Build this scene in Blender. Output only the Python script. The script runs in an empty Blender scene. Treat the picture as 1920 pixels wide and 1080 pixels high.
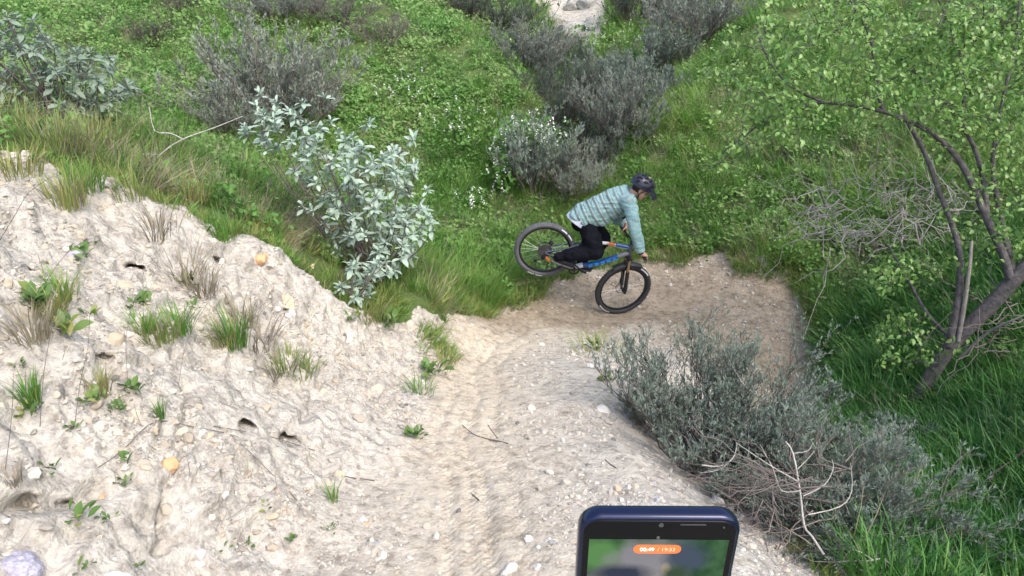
import bpy, bmesh, math, random
import numpy as np
from mathutils import Vector, Matrix, Euler, Quaternion
from mathutils.bvhtree import BVHTree
random.seed(7); rng = np.random.default_rng(7)
scene = bpy.context.scene
C = scene.collection

# ------------------------------------------------------------------ camera
FPX = 1321.0
PITCH = math.radians(25)
cam_d = bpy.data.cameras.new('camera'); cam = bpy.data.objects.new('camera', cam_d); C.objects.link(cam)
cam_d.sensor_width = 36; cam_d.lens = 36 * FPX / 1920
cam_d.clip_start = 0.02; cam_d.clip_end = 400
cam.location = (0, 0, 0); cam.rotation_euler = (math.pi / 2 - PITCH, 0, 0)
scene.camera = cam
# ------------------------------------------------------------------ light
world = bpy.data.worlds.new('World'); scene.world = world; world.use_nodes = True
wn = world.node_tree.nodes; wl = world.node_tree.links
for n in list(wn): wn.remove(n)
SUN_EL, SUN_AZ = 52, 140            # azimuth clockwise from +Y: the sun stands to the right of the camera and behind it
sky = wn.new('ShaderNodeTexSky'); sky.sky_type = 'NISHITA'; sky.sun_disc = False
sky.sun_elevation = math.radians(SUN_EL); sky.sun_rotation = math.radians(SUN_AZ)
sky.air_density = 1.0; sky.dust_density = 4.0; sky.ozone_density = 1.0
bg = wn.new('ShaderNodeBackground'); bg.inputs['Strength'].default_value = 0.15
wo = wn.new('ShaderNodeOutputWorld')
wl.new(sky.outputs[0], bg.inputs[0]); wl.new(bg.outputs[0], wo.inputs[0])
sun_d = bpy.data.lights.new('sun', 'SUN'); sun = bpy.data.objects.new('sun', sun_d); C.objects.link(sun)
sun_d.energy = 0.75; sun_d.angle = math.radians(30); sun_d.color = (1.0, 0.97, 0.92)
_el, _az = math.radians(SUN_EL), math.radians(SUN_AZ)
SUN_DIR = Vector((math.cos(_el) * math.sin(_az), math.cos(_el) * math.cos(_az), math.sin(_el)))
sun.rotation_euler = SUN_DIR.to_track_quat('Z', 'Y').to_euler()
vs = scene.view_settings
vs.view_transform = 'Standard'; vs.look = 'None'; vs.gamma = 1.0; vs.use_curve_mapping = False
vs.exposure = 1.36
scene.render.engine = 'CYCLES'
scene.cycles.max_bounces = 6; scene.cycles.diffuse_bounces = 3; scene.cycles.glossy_bounces = 2
scene.cycles.transmission_bounces = 3; scene.cycles.transparent_max_bounces = 4

# ------------------------------------------------------------------ geometry of the view (only to find where things stand)
FW = np.array([0, math.cos(PITCH), -math.sin(PITCH)]); UP = np.array([0, math.sin(PITCH), math.cos(PITCH)])
def dirn(px, py):
    return FW + np.array([(px - 960) / FPX, 0, 0]) + UP * ((540 - py) / FPX)
def at_depth(px, py, d): return dirn(px, py) * d
def at_y(px, py, y):
    r = dirn(px, py); return r * (y / r[1])
def project(P):
    P = np.asarray(P, float); d = P @ FW
    return 960 + FPX * P[..., 0] / d, 540 - FPX * (P @ UP) / d, d

# ------------------------------------------------------------------ noise
def _hash(ix, iy, iz, seed):
    h = (ix.astype(np.int64) * 374761393 + iy.astype(np.int64) * 668265263 + iz.astype(np.int64) * 1440662683 + seed * 974634777) & 0xffffffff
    h = ((h ^ (h >> 13)) * 1274126177) & 0xffffffff
    h = ((h ^ (h >> 16)) * 2246822519) & 0xffffffff
    return ((h ^ (h >> 15)) & 0xffffff) / float(0xffffff)
def vnoise(P, seed=0):
    i = np.floor(P).astype(np.int64); f = P - i; f = f * f * f * (f * (f * 6 - 15) + 10)
    r = 0
    for dx in (0, 1):
        for dy in (0, 1):
            for dz in (0, 1):
                w = (f[:, 0] if dx else 1 - f[:, 0]) * (f[:, 1] if dy else 1 - f[:, 1]) * (f[:, 2] if dz else 1 - f[:, 2])
                r = r + w * _hash(i[:, 0] + dx, i[:, 1] + dy, i[:, 2] + dz, seed)
    return r * 2 - 1
def fbm(P, scale, octv=4, seed=0, gain=0.5, ridge=False):
    out = 0; a = 1; s = 1.0 / scale; tot = 0
    for k in range(octv):
        n = vnoise(P * s + 17.3 * k, seed + k)
        if ridge: n = 1 - 2 * np.abs(n)
        out = out + a * n; tot += a; a *= gain; s *= 2.03
    return out / tot
def worley(P, scale, seed=0):
    Q = P / scale; i = np.floor(Q).astype(np.int64); best = np.full(len(P), 9.0); sec = np.full(len(P), 9.0); idv = np.zeros(len(P))
    for dx in (-1, 0, 1):
        for dy in (-1, 0, 1):
            for dz in (-1, 0, 1):
                c = i + np.array([dx, dy, dz])
                q = np.stack([_hash(c[:, 0], c[:, 1], c[:, 2], seed + k) for k in (1, 2, 3)], 1) + c
                d = np.sqrt(((q - Q) ** 2).sum(1)); hid = _hash(c[:, 0], c[:, 1], c[:, 2], seed + 9)
                m = d < best
                sec = np.where(m, best, np.minimum(sec, d)); idv = np.where(m, hid, idv); best = np.where(m, d, best)
    return best, sec, idv
def sstep(a, b, x):
    t = np.clip((x - a) / (b - a), 0, 1); return t * t * (3 - 2 * t)

# ------------------------------------------------------------------ materials
MATS = {}
def mat(name):
    m = bpy.data.materials.new(name); m.use_nodes = True; MATS[name] = m
    return m, m.node_tree.nodes, m.node_tree.links, m.node_tree.nodes['Principled BSDF']
def simple(name, col, rough=0.6, metal=0.0, spec=0.4, var=0.0, vscale=20.0, bump=0.0, bscale=200.0, coat=0.0):
    m, n, l, b = mat(name)
    b.inputs['Base Color'].default_value = (*col, 1); b.inputs['Roughness'].default_value = rough
    b.inputs['Metallic'].default_value = metal; b.inputs['Specular IOR Level'].default_value = spec
    b.inputs['Coat Weight'].default_value = coat
    if var or bump:
        tc = n.new('ShaderNodeTexCoord')
    if var:
        nz = n.new('ShaderNodeTexNoise'); nz.inputs['Scale'].default_value = vscale; nz.inputs['Detail'].default_value = 5
        l.new(tc.outputs['Object'], nz.inputs['Vector'])
        mr = n.new('ShaderNodeMapRange'); mr.inputs[1].default_value = .25; mr.inputs[2].default_value = .75
        mr.inputs[3].default_value = 1 - var; mr.inputs[4].default_value = 1 + var
        l.new(nz.outputs[0], mr.inputs[0])
        mx = n.new('ShaderNodeVectorMath'); mx.operation = 'SCALE'; mx.inputs[0].default_value = col
        l.new(mr.outputs[0], mx.inputs['Scale']); l.new(mx.outputs[0], b.inputs['Base Color'])
    if bump:
        nz2 = n.new('ShaderNodeTexNoise'); nz2.inputs['Scale'].default_value = bscale; nz2.inputs['Detail'].default_value = 4
        l.new(tc.outputs['Object'], nz2.inputs['Vector'])
        bp = n.new('ShaderNodeBump'); bp.inputs['Strength'].default_value = bump; bp.inputs['Distance'].default_value = 0.01
        l.new(nz2.outputs[0], bp.inputs['Height']); l.new(bp.outputs[0], b.inputs['Normal'])
    return m
def leaf_mat(name, cols, rough=0.55, spec=0.3, trans=0.25, per='object', back=None, vary_scale=0.0):
    """a leaf: colour picked per object or instance (or per leaf, from a face attribute), a second look underneath, some light let through"""
    m, n, l, b = mat(name)
    b.inputs['Roughness'].default_value = rough; b.inputs['Specular IOR Level'].default_value = spec
    rp = n.new('ShaderNodeValToRGB')
    while len(rp.color_ramp.elements) < len(cols): rp.color_ramp.elements.new(.5)
    for i, c in enumerate(cols):
        e = rp.color_ramp.elements[i]; e.position = i / (len(cols) - 1); e.color = (*c, 1)
    oi = n.new('ShaderNodeObjectInfo'); at = n.new('ShaderNodeAttribute'); at.attribute_name = 'shade'
    src = oi.outputs['Random']
    if per == 'attr': src = at.outputs['Fac']
    elif per == 'both':
        ad = n.new('ShaderNodeMath'); ad.operation = 'ADD'; l.new(oi.outputs['Random'], ad.inputs[0]); l.new(at.outputs['Fac'], ad.inputs[1])
        hf = n.new('ShaderNodeMath'); hf.operation = 'MULTIPLY'; hf.inputs[1].default_value = .5; l.new(ad.outputs[0], hf.inputs[0]); src = hf.outputs[0]
    if vary_scale:
        ge = n.new('ShaderNodeNewGeometry'); nz = n.new('ShaderNodeTexNoise'); nz.inputs['Scale'].default_value = vary_scale; nz.inputs['Detail'].default_value = 3
        l.new(ge.outputs['Position'], nz.inputs['Vector'])
        mr = n.new('ShaderNodeMapRange'); mr.inputs[1].default_value = .3; mr.inputs[2].default_value = .7; mr.inputs[3].default_value = -.35; mr.inputs[4].default_value = .35
        l.new(nz.outputs[0], mr.inputs[0])
        a2 = n.new('ShaderNodeMath'); a2.operation = 'ADD'; a2.use_clamp = True; l.new(src, a2.inputs[0]); l.new(mr.outputs[0], a2.inputs[1]); src = a2.outputs[0]
    l.new(src, rp.inputs[0]); col = rp.outputs[0]
    if back:
        g2 = n.new('ShaderNodeNewGeometry'); mx = n.new('ShaderNodeMix'); mx.data_type = 'RGBA'; mx.inputs[7].default_value = (*back, 1)
        l.new(g2.outputs['Backfacing'], mx.inputs[0]); l.new(col, mx.inputs[6]); col = mx.outputs[2]
    l.new(col, b.inputs['Base Color'])
    tr = n.new('ShaderNodeBsdfTranslucent'); l.new(col, tr.inputs[0])
    ms = n.new('ShaderNodeMixShader'); ms.inputs[0].default_value = trans
    out = n['Material Output']
    l.new(b.outputs[0], ms.inputs[1]); l.new(tr.outputs[0], ms.inputs[2]); l.new(ms.outputs[0], out.inputs[0])
    return m

# ------------------------------------------------------------------ mesh helpers
def np_mesh(name, V, F, smooth=False, material=None, shade=None):
    V = np.ascontiguousarray(V, dtype=np.float32); F = np.ascontiguousarray(F, dtype=np.int32)
    me = bpy.data.meshes.new(name)
    me.vertices.add(len(V)); me.vertices.foreach_set('co', V.ravel())
    k = F.shape[1]
    me.loops.add(F.size); me.loops.foreach_set('vertex_index', F.ravel())
    me.polygons.add(len(F)); me.polygons.foreach_set('loop_start', np.arange(0, F.size, k, dtype=np.int32))
    me.polygons.foreach_set('use_smooth', np.full(len(F), smooth))
    me.update(calc_edges=True)
    if shade is not None:
        a = me.attributes.new('shade', 'FLOAT', 'POINT'); a.data.foreach_set('value', np.ascontiguousarray(shade, dtype=np.float32))
    if material: me.materials.append(material)
    return me
def link(name, me, parent=None, loc=None):
    o = bpy.data.objects.new(name, me); C.objects.link(o)
    if parent is not None: o.parent = parent
    if loc is not None: o.location = loc
    return o
def tag(o, label=None, category=None, group=None, kind=None):
    if label: o['label'] = label
    if category: o['category'] = category
    if group: o['group'] = group
    if kind: o['kind'] = kind
    return o
def thing(name, label, category, loc=(0, 0, 0), group=None):
    o = bpy.data.objects.new(name, None); C.objects.link(o); o.location = loc; o.empty_display_size = .1
    return tag(o, label, category, group)

class MB:
    def __init__(s): s.v = []; s.f = []
    def add(s, V, F):
        k = len(s.v); s.v += [tuple(map(float, p)) for p in V]; s.f += [tuple(i + k for i in f) for f in F]
    def tube(s, pts, rad, sides=8, cap=True, squash=None):
        pts = [Vector(p) for p in pts]; n = len(pts)
        if not hasattr(rad, '__len__'): rad = [rad] * n
        V = []; F = []
        t0 = (pts[1] - pts[0]).normalized(); ref = Vector((0, 0, 1)) if abs(t0.z) < .9 else Vector((1, 0, 0))
        nx = t0.cross(ref).normalized()
        for i in range(n):
            t = (pts[min(i + 1, n - 1)] - pts[max(i - 1, 0)])
            t = t.normalized() if t.length > 1e-9 else t0
            nx = (nx - t * nx.dot(t)).normalized(); ny = t.cross(nx)
            for k in range(sides):
                a = 2 * math.pi * k / sides
                V.append(pts[i] + nx * math.cos(a) * rad[i] + ny * math.sin(a) * rad[i] * (squash or 1))
        for i in range(n - 1):
            for k in range(sides):
                k2 = (k + 1) % sides
                F.append((i * sides + k, i * sides + k2, (i + 1) * sides + k2, (i + 1) * sides + k))
        if cap: F += [tuple(range(sides))[::-1], tuple(range((n - 1) * sides, n * sides))]
        s.add(V, F)
    def box(s, c, size, M=None):
        c = Vector(c); h = Vector(size) / 2
        V = []
        for dx in (-1, 1):
            for dy in (-1, 1):
                for dz in (-1, 1):
                    p = Vector((dx * h.x, dy * h.y, dz * h.z)); V.append(c + (M @ p if M else p))
        s.add(V, [(0, 1, 3, 2), (4, 6, 7, 5), (0, 4, 5, 1), (2, 3, 7, 6), (0, 2, 6, 4), (1, 5, 7, 3)])
    def sphere(s, c, r, u=12, v=8, M=None):
        r = r if hasattr(r, '__len__') else (r, r, r); V = []; F = []
        c = Vector(c)
        for i in range(v + 1):
            th = math.pi * i / v
            for k in range(u):
                ph = 2 * math.pi * k / u
                p = Vector((r[0] * math.sin(th) * math.cos(ph), r[1] * math.sin(th) * math.sin(ph), r[2] * math.cos(th)))
                V.append(c + (M @ p if M else p))
        for i in range(v):
            for k in range(u):
                k2 = (k + 1) % u; F.append((i * u + k, (i + 1) * u + k, (i + 1) * u + k2, i * u + k2))
        s.add(V, F)
    def torus(s, c, R, r, axis='y', nu=64, nv=12, rz=None, prof=None):
        c = Vector(c); V = []; F = []
        prof = prof or [(r * math.cos(2 * math.pi * k / nv), (rz or r) * math.sin(2 * math.pi * k / nv)) for k in range(nv)]
        nv = len(prof)
        for i in range(nu):
            a = 2 * math.pi * i / nu
            for dr, dy in prof:
                V.append(c + Vector(((R + dr) * math.cos(a), dy, (R + dr) * math.sin(a))))
        for i in range(nu):
            for k in range(nv):
                i2 = (i + 1) % nu; k2 = (k + 1) % nv; F.append((i * nv + k, i2 * nv + k, i2 * nv + k2, i * nv + k2))
        s.add(V, F)
    def disc(s, c, R, t, n=32, r0=0.0):
        if r0 == 0: s.tube([Vector(c) - Vector((0, t / 2, 0)), Vector(c) + Vector((0, t / 2, 0))], R, n)
        else: s.torus(c, R, 0, nu=n, prof=[(0, -t / 2), (0, t / 2), (r0 - R, t / 2), (r0 - R, -t / 2)])
    def build(s, name, material, parent=None, smooth=True, bevel=0):
        me = bpy.data.meshes.new(name); me.from_pydata(s.v, [], s.f)
        bm = bmesh.new(); bm.from_mesh(me); bmesh.ops.remove_doubles(bm, verts=bm.verts, dist=1e-6)
        bmesh.ops.recalc_face_normals(bm, faces=bm.faces)
        if bevel: bmesh.ops.bevel(bm, geom=[e for e in bm.edges if e.calc_face_angle(0) > .7], offset=bevel, segments=2, affect='EDGES', profile=.5)
        bm.to_mesh(me); bm.free()
        if smooth:
            me.polygons.foreach_set('use_smooth', [True] * len(me.polygons))
            try: me.set_sharp_from_angle(angle=math.radians(40))
            except Exception: pass
        if material: me.materials.append(material)
        return link(name, me, parent)

def batch(PV, PF, R, L, shade=None):
    """N copies of a small shape as one vertex and face array"""
    n = len(L); k = len(PV)
    V = np.einsum('nij,kj->nki', R, PV) + L[:, None, :]
    F = PF[None] + (np.arange(n) * k)[:, None, None]
    return V.reshape(-1, 3), F.reshape(-1, PF.shape[1]), (np.repeat(shade, k) if shade is not None else None)
def frames(D, roll=None, up=(0, 0, 1)):
    """rotation matrices whose Y axis runs along D and whose Z faces roughly up"""
    D = D / np.linalg.norm(D, axis=1, keepdims=True); u = np.broadcast_to(np.array(up, float), D.shape) + rng.normal(0, .02, D.shape)
    X = np.cross(D, u); X /= np.linalg.norm(X, axis=1, keepdims=True) + 1e-9
    Z = np.cross(X, D)
    if roll is not None:
        c, s_ = np.cos(roll)[:, None], np.sin(roll)[:, None]; X, Z = X * c + Z * s_, Z * c - X * s_
    return np.stack([X, D, Z], 2)
def rand_dirs(n, zmin=-1.0):
    z = rng.uniform(zmin, 1, n); a = rng.uniform(0, 2 * math.pi, n); r = np.sqrt(1 - z * z)
    return np.stack([r * np.cos(a), r * np.sin(a), z], 1)
# ------------------------------------------------------------------ the terrain: surveyed points, then one continuous height field
TRAIL_A, TRAIL_B = -1.7, -0.29      # the upper trail falls away from the camera
def on_trail(px, py):
    r = dirn(px, py); return r * (TRAIL_A / (r[2] - TRAIL_B * r[1]))
def on_level(px, py, z):
    r = dirn(px, py); return r * (z / r[2])
ctrl = []
for px, py in [(900, 1080), (600, 1080), (880, 900), (1100, 900), (860, 760), (1050, 760), (880, 690), (1000, 680), (1100, 690), (760, 790), (640, 900),
               (500, 1060), (835, 700), (872, 660), (800, 750), (1200, 850), (1150, 760), (1240, 930), (1400, 1050), (950, 640)]:
    ctrl.append(on_trail(px, py))
ctrl += [np.array(p) for p in [(-.2, 1.0, -1.98), (-.2, 0, -1.72), (.7, 0, -1.72), (-.2, -3, -1.0), (1.0, 1.0, -1.99), (.9, -3, -1.0),
                               (-1.0, 1.0, -1.85), (-1.8, 1.0, -1.35), (-2.6, 1.0, -.95), (-1.4, 0, -1.35), (-2.4, 0, -.7), (-3, -3, .3), (-4.5, .8, -.6), (-6, 2, -.7), (-6, -3, .4),
                               (2.2, 1.0, -2.55), (3.2, 1, -2.9), (2.4, -3, -2.0), (4, -3, -2.2), (6, 1, -1.6), (8, -3, -.5)]]
for px, py, z in [(1165, 584, -4.08), (1060, 560, -3.98), (960, 575, -3.84), (1250, 560, -4.06), (1300, 600, -4.06), (1300, 520, -3.97), (1400, 560, -4.02), (1180, 640, -3.95),
                  (1300, 480, -3.78), (1200, 500, -3.90), (1430, 640, -4.08), (1500, 640, -4.15), (1480, 560, -3.98), (1500, 740, -4.2), (1400, 500, -3.80), (1350, 700, -3.98), (1560, 860, -3.9)]:
    ctrl.append(on_level(px, py, z))
for px, py, d in [
    # left bank, lowest to highest
    (0, 1080, 2.25), (150, 1060, 2.45), (300, 1060, 2.72), (0, 850, 2.5), (0, 700, 2.75), (0, 500, 3.15), (0, 350, 3.65), (200, 900, 2.75), (200, 700, 3.1), (200, 520, 3.7), (200, 390, 4.3),
    (400, 900, 3.05), (400, 700, 3.85), (400, 560, 4.35), (400, 450, 4.8), (420, 410, 5.15), (520, 800, 3.75), (540, 650, 4.55), (540, 520, 5.2), (520, 450, 5.5),
    (640, 700, 5.1), (640, 580, 5.75), (700, 560, 6.2), (620, 510, 6.0), (740, 620, 6.1), (815, 566, 6.82), (780, 552, 6.65), (830, 610, 6.9), (740, 550, 6.6),
    # the flat above it
    (150, 320, 4.6), (150, 270, 5.0), (50, 220, 5.4), (100, 190, 6.2), (300, 340, 5.6), (400, 380, 5.9), (480, 420, 6.3), (250, 290, 6.4), (-200, 250, 4.6), (-300, 500, 2.8), (-300, 800, 2.2), (-400, 350, 3.3),
    # the green slope beyond
    (870, 560, 8.5), (930, 540, 8.9), (800, 500, 8.7), (850, 470, 9.3), (950, 450, 9.8), (800, 390, 10.0), (700, 300, 11.0), (600, 350, 10.0), (850, 280, 11.4), (700, 200, 12.2), (700, 100, 13.5), (700, 0, 14.6),
    (800, 60, 14.3), (500, 250, 10.6), (500, 130, 12.6), (500, 40, 14.2), (350, 250, 9.6), (300, 150, 12), (330, 60, 14.6), (420, 0, 15.2), (200, 180, 9.5), (180, 120, 13.5), (80, 60, 26), (250, 10, 26), (50, 0, 31), (-300, 40, 26),
    # the gully
    (1060, 470, 10.3), (1060, 400, 10.9), (1080, 340, 11.7), (1070, 260, 13.0), (1060, 180, 15.2), (1060, 110, 18), (1080, 50, 21), (1080, 0, 23), (960, 250, 12.0), (975, 190, 12.7), (920, 110, 13.6), (845, 40, 14.0), (990, 60, 19.5), (1150, 30, 19),
    (1150, 300, 12.6), (1190, 220, 14.2), (1230, 130, 16), (1290, 70, 17), (1350, 10, 18.5), (1250, 0, 19.5), (960, 80, 18), (890, 20, 18.5),
    # the right slope
    (1250, 440, 10.5), (1350, 440, 10.3), (1450, 470, 9.7), (1135, 350, 10.9), (1230, 330, 10.9), (1255, 215, 11.4), (1320, 240, 11.3), (1350, 115, 12.3), (1400, 350, 10.7), (1420, 200, 11.8), (1415, 35, 13.4), (1470, 0, 13.9),
    (1520, 540, 9.3), (1530, 620, 8.6), (1540, 720, 7.8), (1600, 480, 9.2), (1600, 350, 10.1), (1600, 200, 11.5), (1600, 60, 13), (1700, 600, 7.9), (1700, 480, 8.6), (1750, 300, 9.9), (1750, 120, 11.6), (1750, 0, 12.6), (1650, 720, 7.0),
    (1700, 790, 6.3), (1850, 600, 7.0), (1900, 450, 7.9), (1900, 300, 9.0), (1900, 100, 11), (1900, 0, 11.9), (1850, 760, 5.9), (1900, 900, 4.9), (1780, 920, 5.0), (1900, 1060, 4.2), (1700, 1000, 4.3), (1600, 900, 5.4),
    (2100, 700, 5.8), (2200, 300, 8.0), (2200, 0, 10.5), (2150, 1000, 4.0),
    # between the upper and the lower leg of the trail, under the sagebrush
    (1250, 760, 5.7), (1350, 800, 5.6), (1450, 860, 5.3), (1350, 930, 4.4), (1450, 980, 4.1), (1550, 1000, 4.1), (1300, 690, 6.7), (1450, 1060, 3.35), (1560, 1070, 3.6), (1250, 850, 4.95)]:
    ctrl.append(at_depth(px, py, d))
ctrl += [np.array(p) for p in [(-30, 60, 8), (0, 60, 14), (30, 60, 18), (-8, 30, 6), (0, 36, 5), (10, 30, 9), (20, 20, 10), (14, 8, 1), (20, 2, 3), (-25, 40, 2), (-30, 10, 3), (-20, 25, -2), (-30, -12, 3), (0, -12, 1), (25, -12, 3), (-14, 10, -1.5), (-12, 3, -.5)]]
ctrl = np.array(ctrl)
def _phi(A, B): return np.sqrt(((A[:, None, :] - B[None]) ** 2).sum(2) + .02)
_cx = ctrl[:, :2]; _n = len(_cx)
_K = _phi(_cx, _cx); _K[np.arange(_n), np.arange(_n)] -= .06
_A = np.zeros((_n + 3, _n + 3)); _A[:_n, :_n] = _K; _A[:_n, _n] = 1; _A[:_n, n_ := _n + 1] = _cx[:, 0]; _A[:_n, _n + 2] = _cx[:, 1]; _A[_n:, :_n] = _A[:_n, _n:].T
_w = np.linalg.solve(_A, np.concatenate([ctrl[:, 2], np.zeros(3)]))
def H(xy):
    xy = np.asarray(xy, float); out = np.empty(len(xy))
    for i in range(0, len(xy), 20000):
        q = xy[i:i + 20000]; out[i:i + 20000] = _phi(q, _cx) @ _w[:_n] + _w[_n] + q @ _w[_n + 1:]
    return out
def march(px, py):
    """where the line of sight through a picture point first meets the bare height field"""
    r = dirn(px, py); t = np.linspace(1.2, 45, 1800); P = r[None] * t[:, None]
    g = P[:, 2] - H(P[:, :2]); i = np.argmax(g < 0)
    if i == 0: return P[-1]
    a = g[i - 1] / (g[i - 1] - g[i]); return P[i - 1] * (1 - a) + P[i] * a

def poly_sd(Q, poly):
    """signed distance to a polygon, inside positive"""
    poly = np.asarray(poly); n = len(poly); d = np.full(len(Q), 1e9); ins = np.zeros(len(Q), bool)
    for i in range(n):
        a, b = poly[i], poly[(i + 1) % n]; ab = b - a; t = np.clip(((Q - a) @ ab) / (ab @ ab + 1e-12), 0, 1)
        d = np.minimum(d, np.sqrt(((Q - a - t[:, None] * ab) ** 2).sum(1)))
        c = ((a[1] > Q[:, 1]) != (b[1] > Q[:, 1])) & (Q[:, 0] < (b[0] - a[0]) * (Q[:, 1] - a[1]) / (b[1] - a[1] + 1e-12) + a[0]); ins ^= c
    return np.where(ins, d, -d)
bank_poly = [march(*p)[:2] for p in [(-40, 300), (60, 285), (110, 330), (190, 335), (260, 370), (330, 395), (430, 440), (500, 455), (560, 500), (610, 550), (660, 585), (720, 575), (770, 575), (826, 592),
             (848, 640), (815, 700), (775, 805), (660, 908), (520, 1056)]] + [np.array(p) for p in [(-.95, .6), (-.95, -3), (-3.2, -3), (-3.2, 1), (-3.1, 3)]]
trail_poly = [np.array(p) for p in [(-1.5, -3), (-1.5, .6)]] + [march(*p)[:2] for p in [(380, 1050), (560, 880), (700, 760), (760, 690), (810, 620), (870, 580), (980, 530), (1050, 505), (1130, 490), (1230, 470), (1330, 476),
              (1430, 486), (1510, 540), (1550, 640), (1585, 770), (1540, 850), (1560, 960), (1600, 1075)]] + [np.array(p) for p in [(1.6, 1), (1.5, -3)]]
lower_poly = [march(*p)[:2] for p in [(870, 580), (980, 530), (1050, 505), (1230, 470), (1330, 476), (1430, 486), (1510, 540), (1550, 640), (1585, 770), (1400, 800), (1300, 680), (1200, 620), (1000, 610), (900, 620)]]

toe_poly = [march(*p)[:2] for p in [(250, 1070), (420, 900), (600, 770), (760, 640), (840, 600), (875, 640), (865, 720), (840, 820), (740, 930), (640, 1075)]] + [np.array(p) for p in [(-.3, .8), (-.5, -3), (-1.8, -3), (-1.7, .8)]]
scarp_poly = [march(*p)[:2] for p in [(1015, 20), (1060, 85), (1110, 88), (1140, 40), (1130, -30), (1080, -60), (1010, -40)]]
# grid: close steps where the camera is near, growing ones beyond
def axis(lo, a, b, hi, s, g=1.045, smax=.8):
    c = list(np.arange(a, b, s)); x = b; st = s
    up = []
    while x < hi: up.append(x); st = min(st * g, smax); x += st
    dn = []; x = a - s; st = s
    while x > lo: dn.append(x); st = min(st * g, smax); x -= st
    return np.array(dn[::-1] + c + up)
gx = axis(-45, -2.75, 1.1, 45, .0135); gy = axis(-12, 1.25, 5.2, 75, .0135, 1.03)
NX, NY = len(gx), len(gy)
XX, YY = np.meshgrid(gx, gy); XY = np.stack([XX.ravel(), YY.ravel()], 1)
Z = H(XY); P = np.column_stack([XY, Z])
sd_bank = poly_sd(XY, bank_poly); sd_trail = poly_sd(XY, trail_poly); sd_low = poly_sd(XY, lower_poly)
edge_n = fbm(P, .5, 4, 5) * .16 + fbm(P, .12, 2, 8) * .05
soil = np.maximum(np.maximum(sd_bank, sd_trail), poly_sd(XY, toe_poly)); soil = np.maximum(soil, poly_sd(XY, scarp_poly))
soil_m = sstep(-.025, .035, soil + edge_n * 1.3)
bank_m = sstep(-.12, .12, sd_bank + edge_n * .5)
trail_m = sstep(-.10, .10, sd_trail + edge_n)
low_m = sstep(-.35, .35, sd_low + edge_n * 2)
G = Z.reshape(NY, NX)
def normals(Pm):
    Q = Pm.reshape(NY, NX, 3); du = np.gradient(Q, axis=1); dv = np.gradient(Q, axis=0)
    N = np.cross(du, dv); N /= np.linalg.norm(N, axis=2, keepdims=True) + 1e-12
    return N.reshape(-1, 3)
N0 = normals(P)
near = sstep(12, 6, np.hypot(P[:, 0], P[:, 1]))
# the cut bank: lumps, ledges, clods and pits; the trail: trodden, with two wheel ruts; the slopes: soft hummocks
w1, w1b, id1 = worley(P * np.array([1, 1, 1.5]) + fbm(P, .5, 2, 61)[:, None] * .10, .42, 3)
w2, w2b, id2 = worley(P + fbm(P, .12, 2, 62)[:, None] * .03, .11, 4)
w3, _, id3 = worley(P, .045, 6)
w4, w4b, id4 = worley(P * np.array([1, 1, 1.3]) + fbm(P, .2, 2, 63)[:, None] * .06, .2, 14)
big = fbm(P, .9, 2, 11) * .075 + fbm(P, .28, 4, 21, ridge=True) * .030
ledge = np.clip((w1b - w1) * 1.6, 0, 1)
bdir = np.array([-.37, -.93]); bs_ = XY @ bdir
run = fbm(np.column_stack([bs_ + fbm(P, .4, 2, 65) * .12, Z * .25, Z * 0]), .16, 3, 66, ridge=True)
tz = Z / .17 + fbm(P, .45, 3, 67) * 1.1; terr = (np.abs((tz % 1.0) - .78) < .22).astype(float) * np.cos((np.clip((tz % 1.0), .56, 1.0) - .78) / .22 * math.pi / 2)
big = big - .028 * np.clip(run, 0, 1) + .030 * terr * sstep(-.3, .3, fbm(P, .5, 2, 68))
bank_d = big + (id1 - .5) * .055 * sstep(0, .22, w1b - w1) + (id4 - .5) * .026 * sstep(0, .16, w4b - w4) + (ledge - .5) * .006 + (id2 - .4) * .012 * sstep(0, .3, w2b - w2) + fbm(P, .05, 3, 31) * .014 + np.where(id3 > .62, .010 * sstep(.5, .1, w3), 0)
trail_d = fbm(P, .8, 3, 41) * .03 + fbm(P, .1, 3, 43) * .007 + np.where(id3 > .8, .006 * sstep(.4, .1, w3), 0)
hill_d = fbm(P, 3.5, 4, 51) * .30 + fbm(P, .7, 3, 53) * .07
path_c = np.array([march(*p)[:2] for p in [(905, 1110), (890, 980), (885, 860), (880, 760), (890, 690), (930, 640), (1000, 610), (1090, 595), (1165, 584), (1300, 570)]])
def poly_d(Q, pl):
    d = np.full(len(Q), 1e9); s_ = np.zeros(len(Q)); acc = 0
    for i in range(len(pl) - 1):
        a, b = pl[i], pl[i + 1]; ab = b - a; L = np.linalg.norm(ab); t = np.clip(((Q - a) @ ab) / (L * L), 0, 1); e = Q - a - t[:, None] * ab
        dd = np.sqrt((e ** 2).sum(1)); sg = np.sign(ab[0] * (Q[:, 1] - a[1]) - ab[1] * (Q[:, 0] - a[0]))
        m = dd < np.abs(d); d = np.where(m, dd * np.where(sg == 0, 1, sg), d); s_ = np.where(m, acc + t * L, s_); acc += L
    return d, s_
pd, ps = poly_d(XY, path_c)
wob = fbm(np.column_stack([ps, ps * 0, ps * 0]), .9, 3, 71) * .12
rut = 0
for off, dep, wid in [(-.03, .011, .035), (.16, .007, .03), (-.2, .006, .035), (.05, .007, .025)]:
    q = (pd - off - wob * (1 + off)) / wid; rut = rut - dep * np.exp(-q * q) + dep * .45 * (np.exp(-(q - 1.9) ** 2) + np.exp(-(q + 1.9) ** 2)) \
        + .004 * np.exp(-q * q) * np.sign(np.sin(ps / .024 * math.pi) * np.sin((pd - off) / .018 * math.pi))
rut = rut - .03 * np.exp(-(pd / .28) ** 2)
trail_d = trail_d + rut
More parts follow.
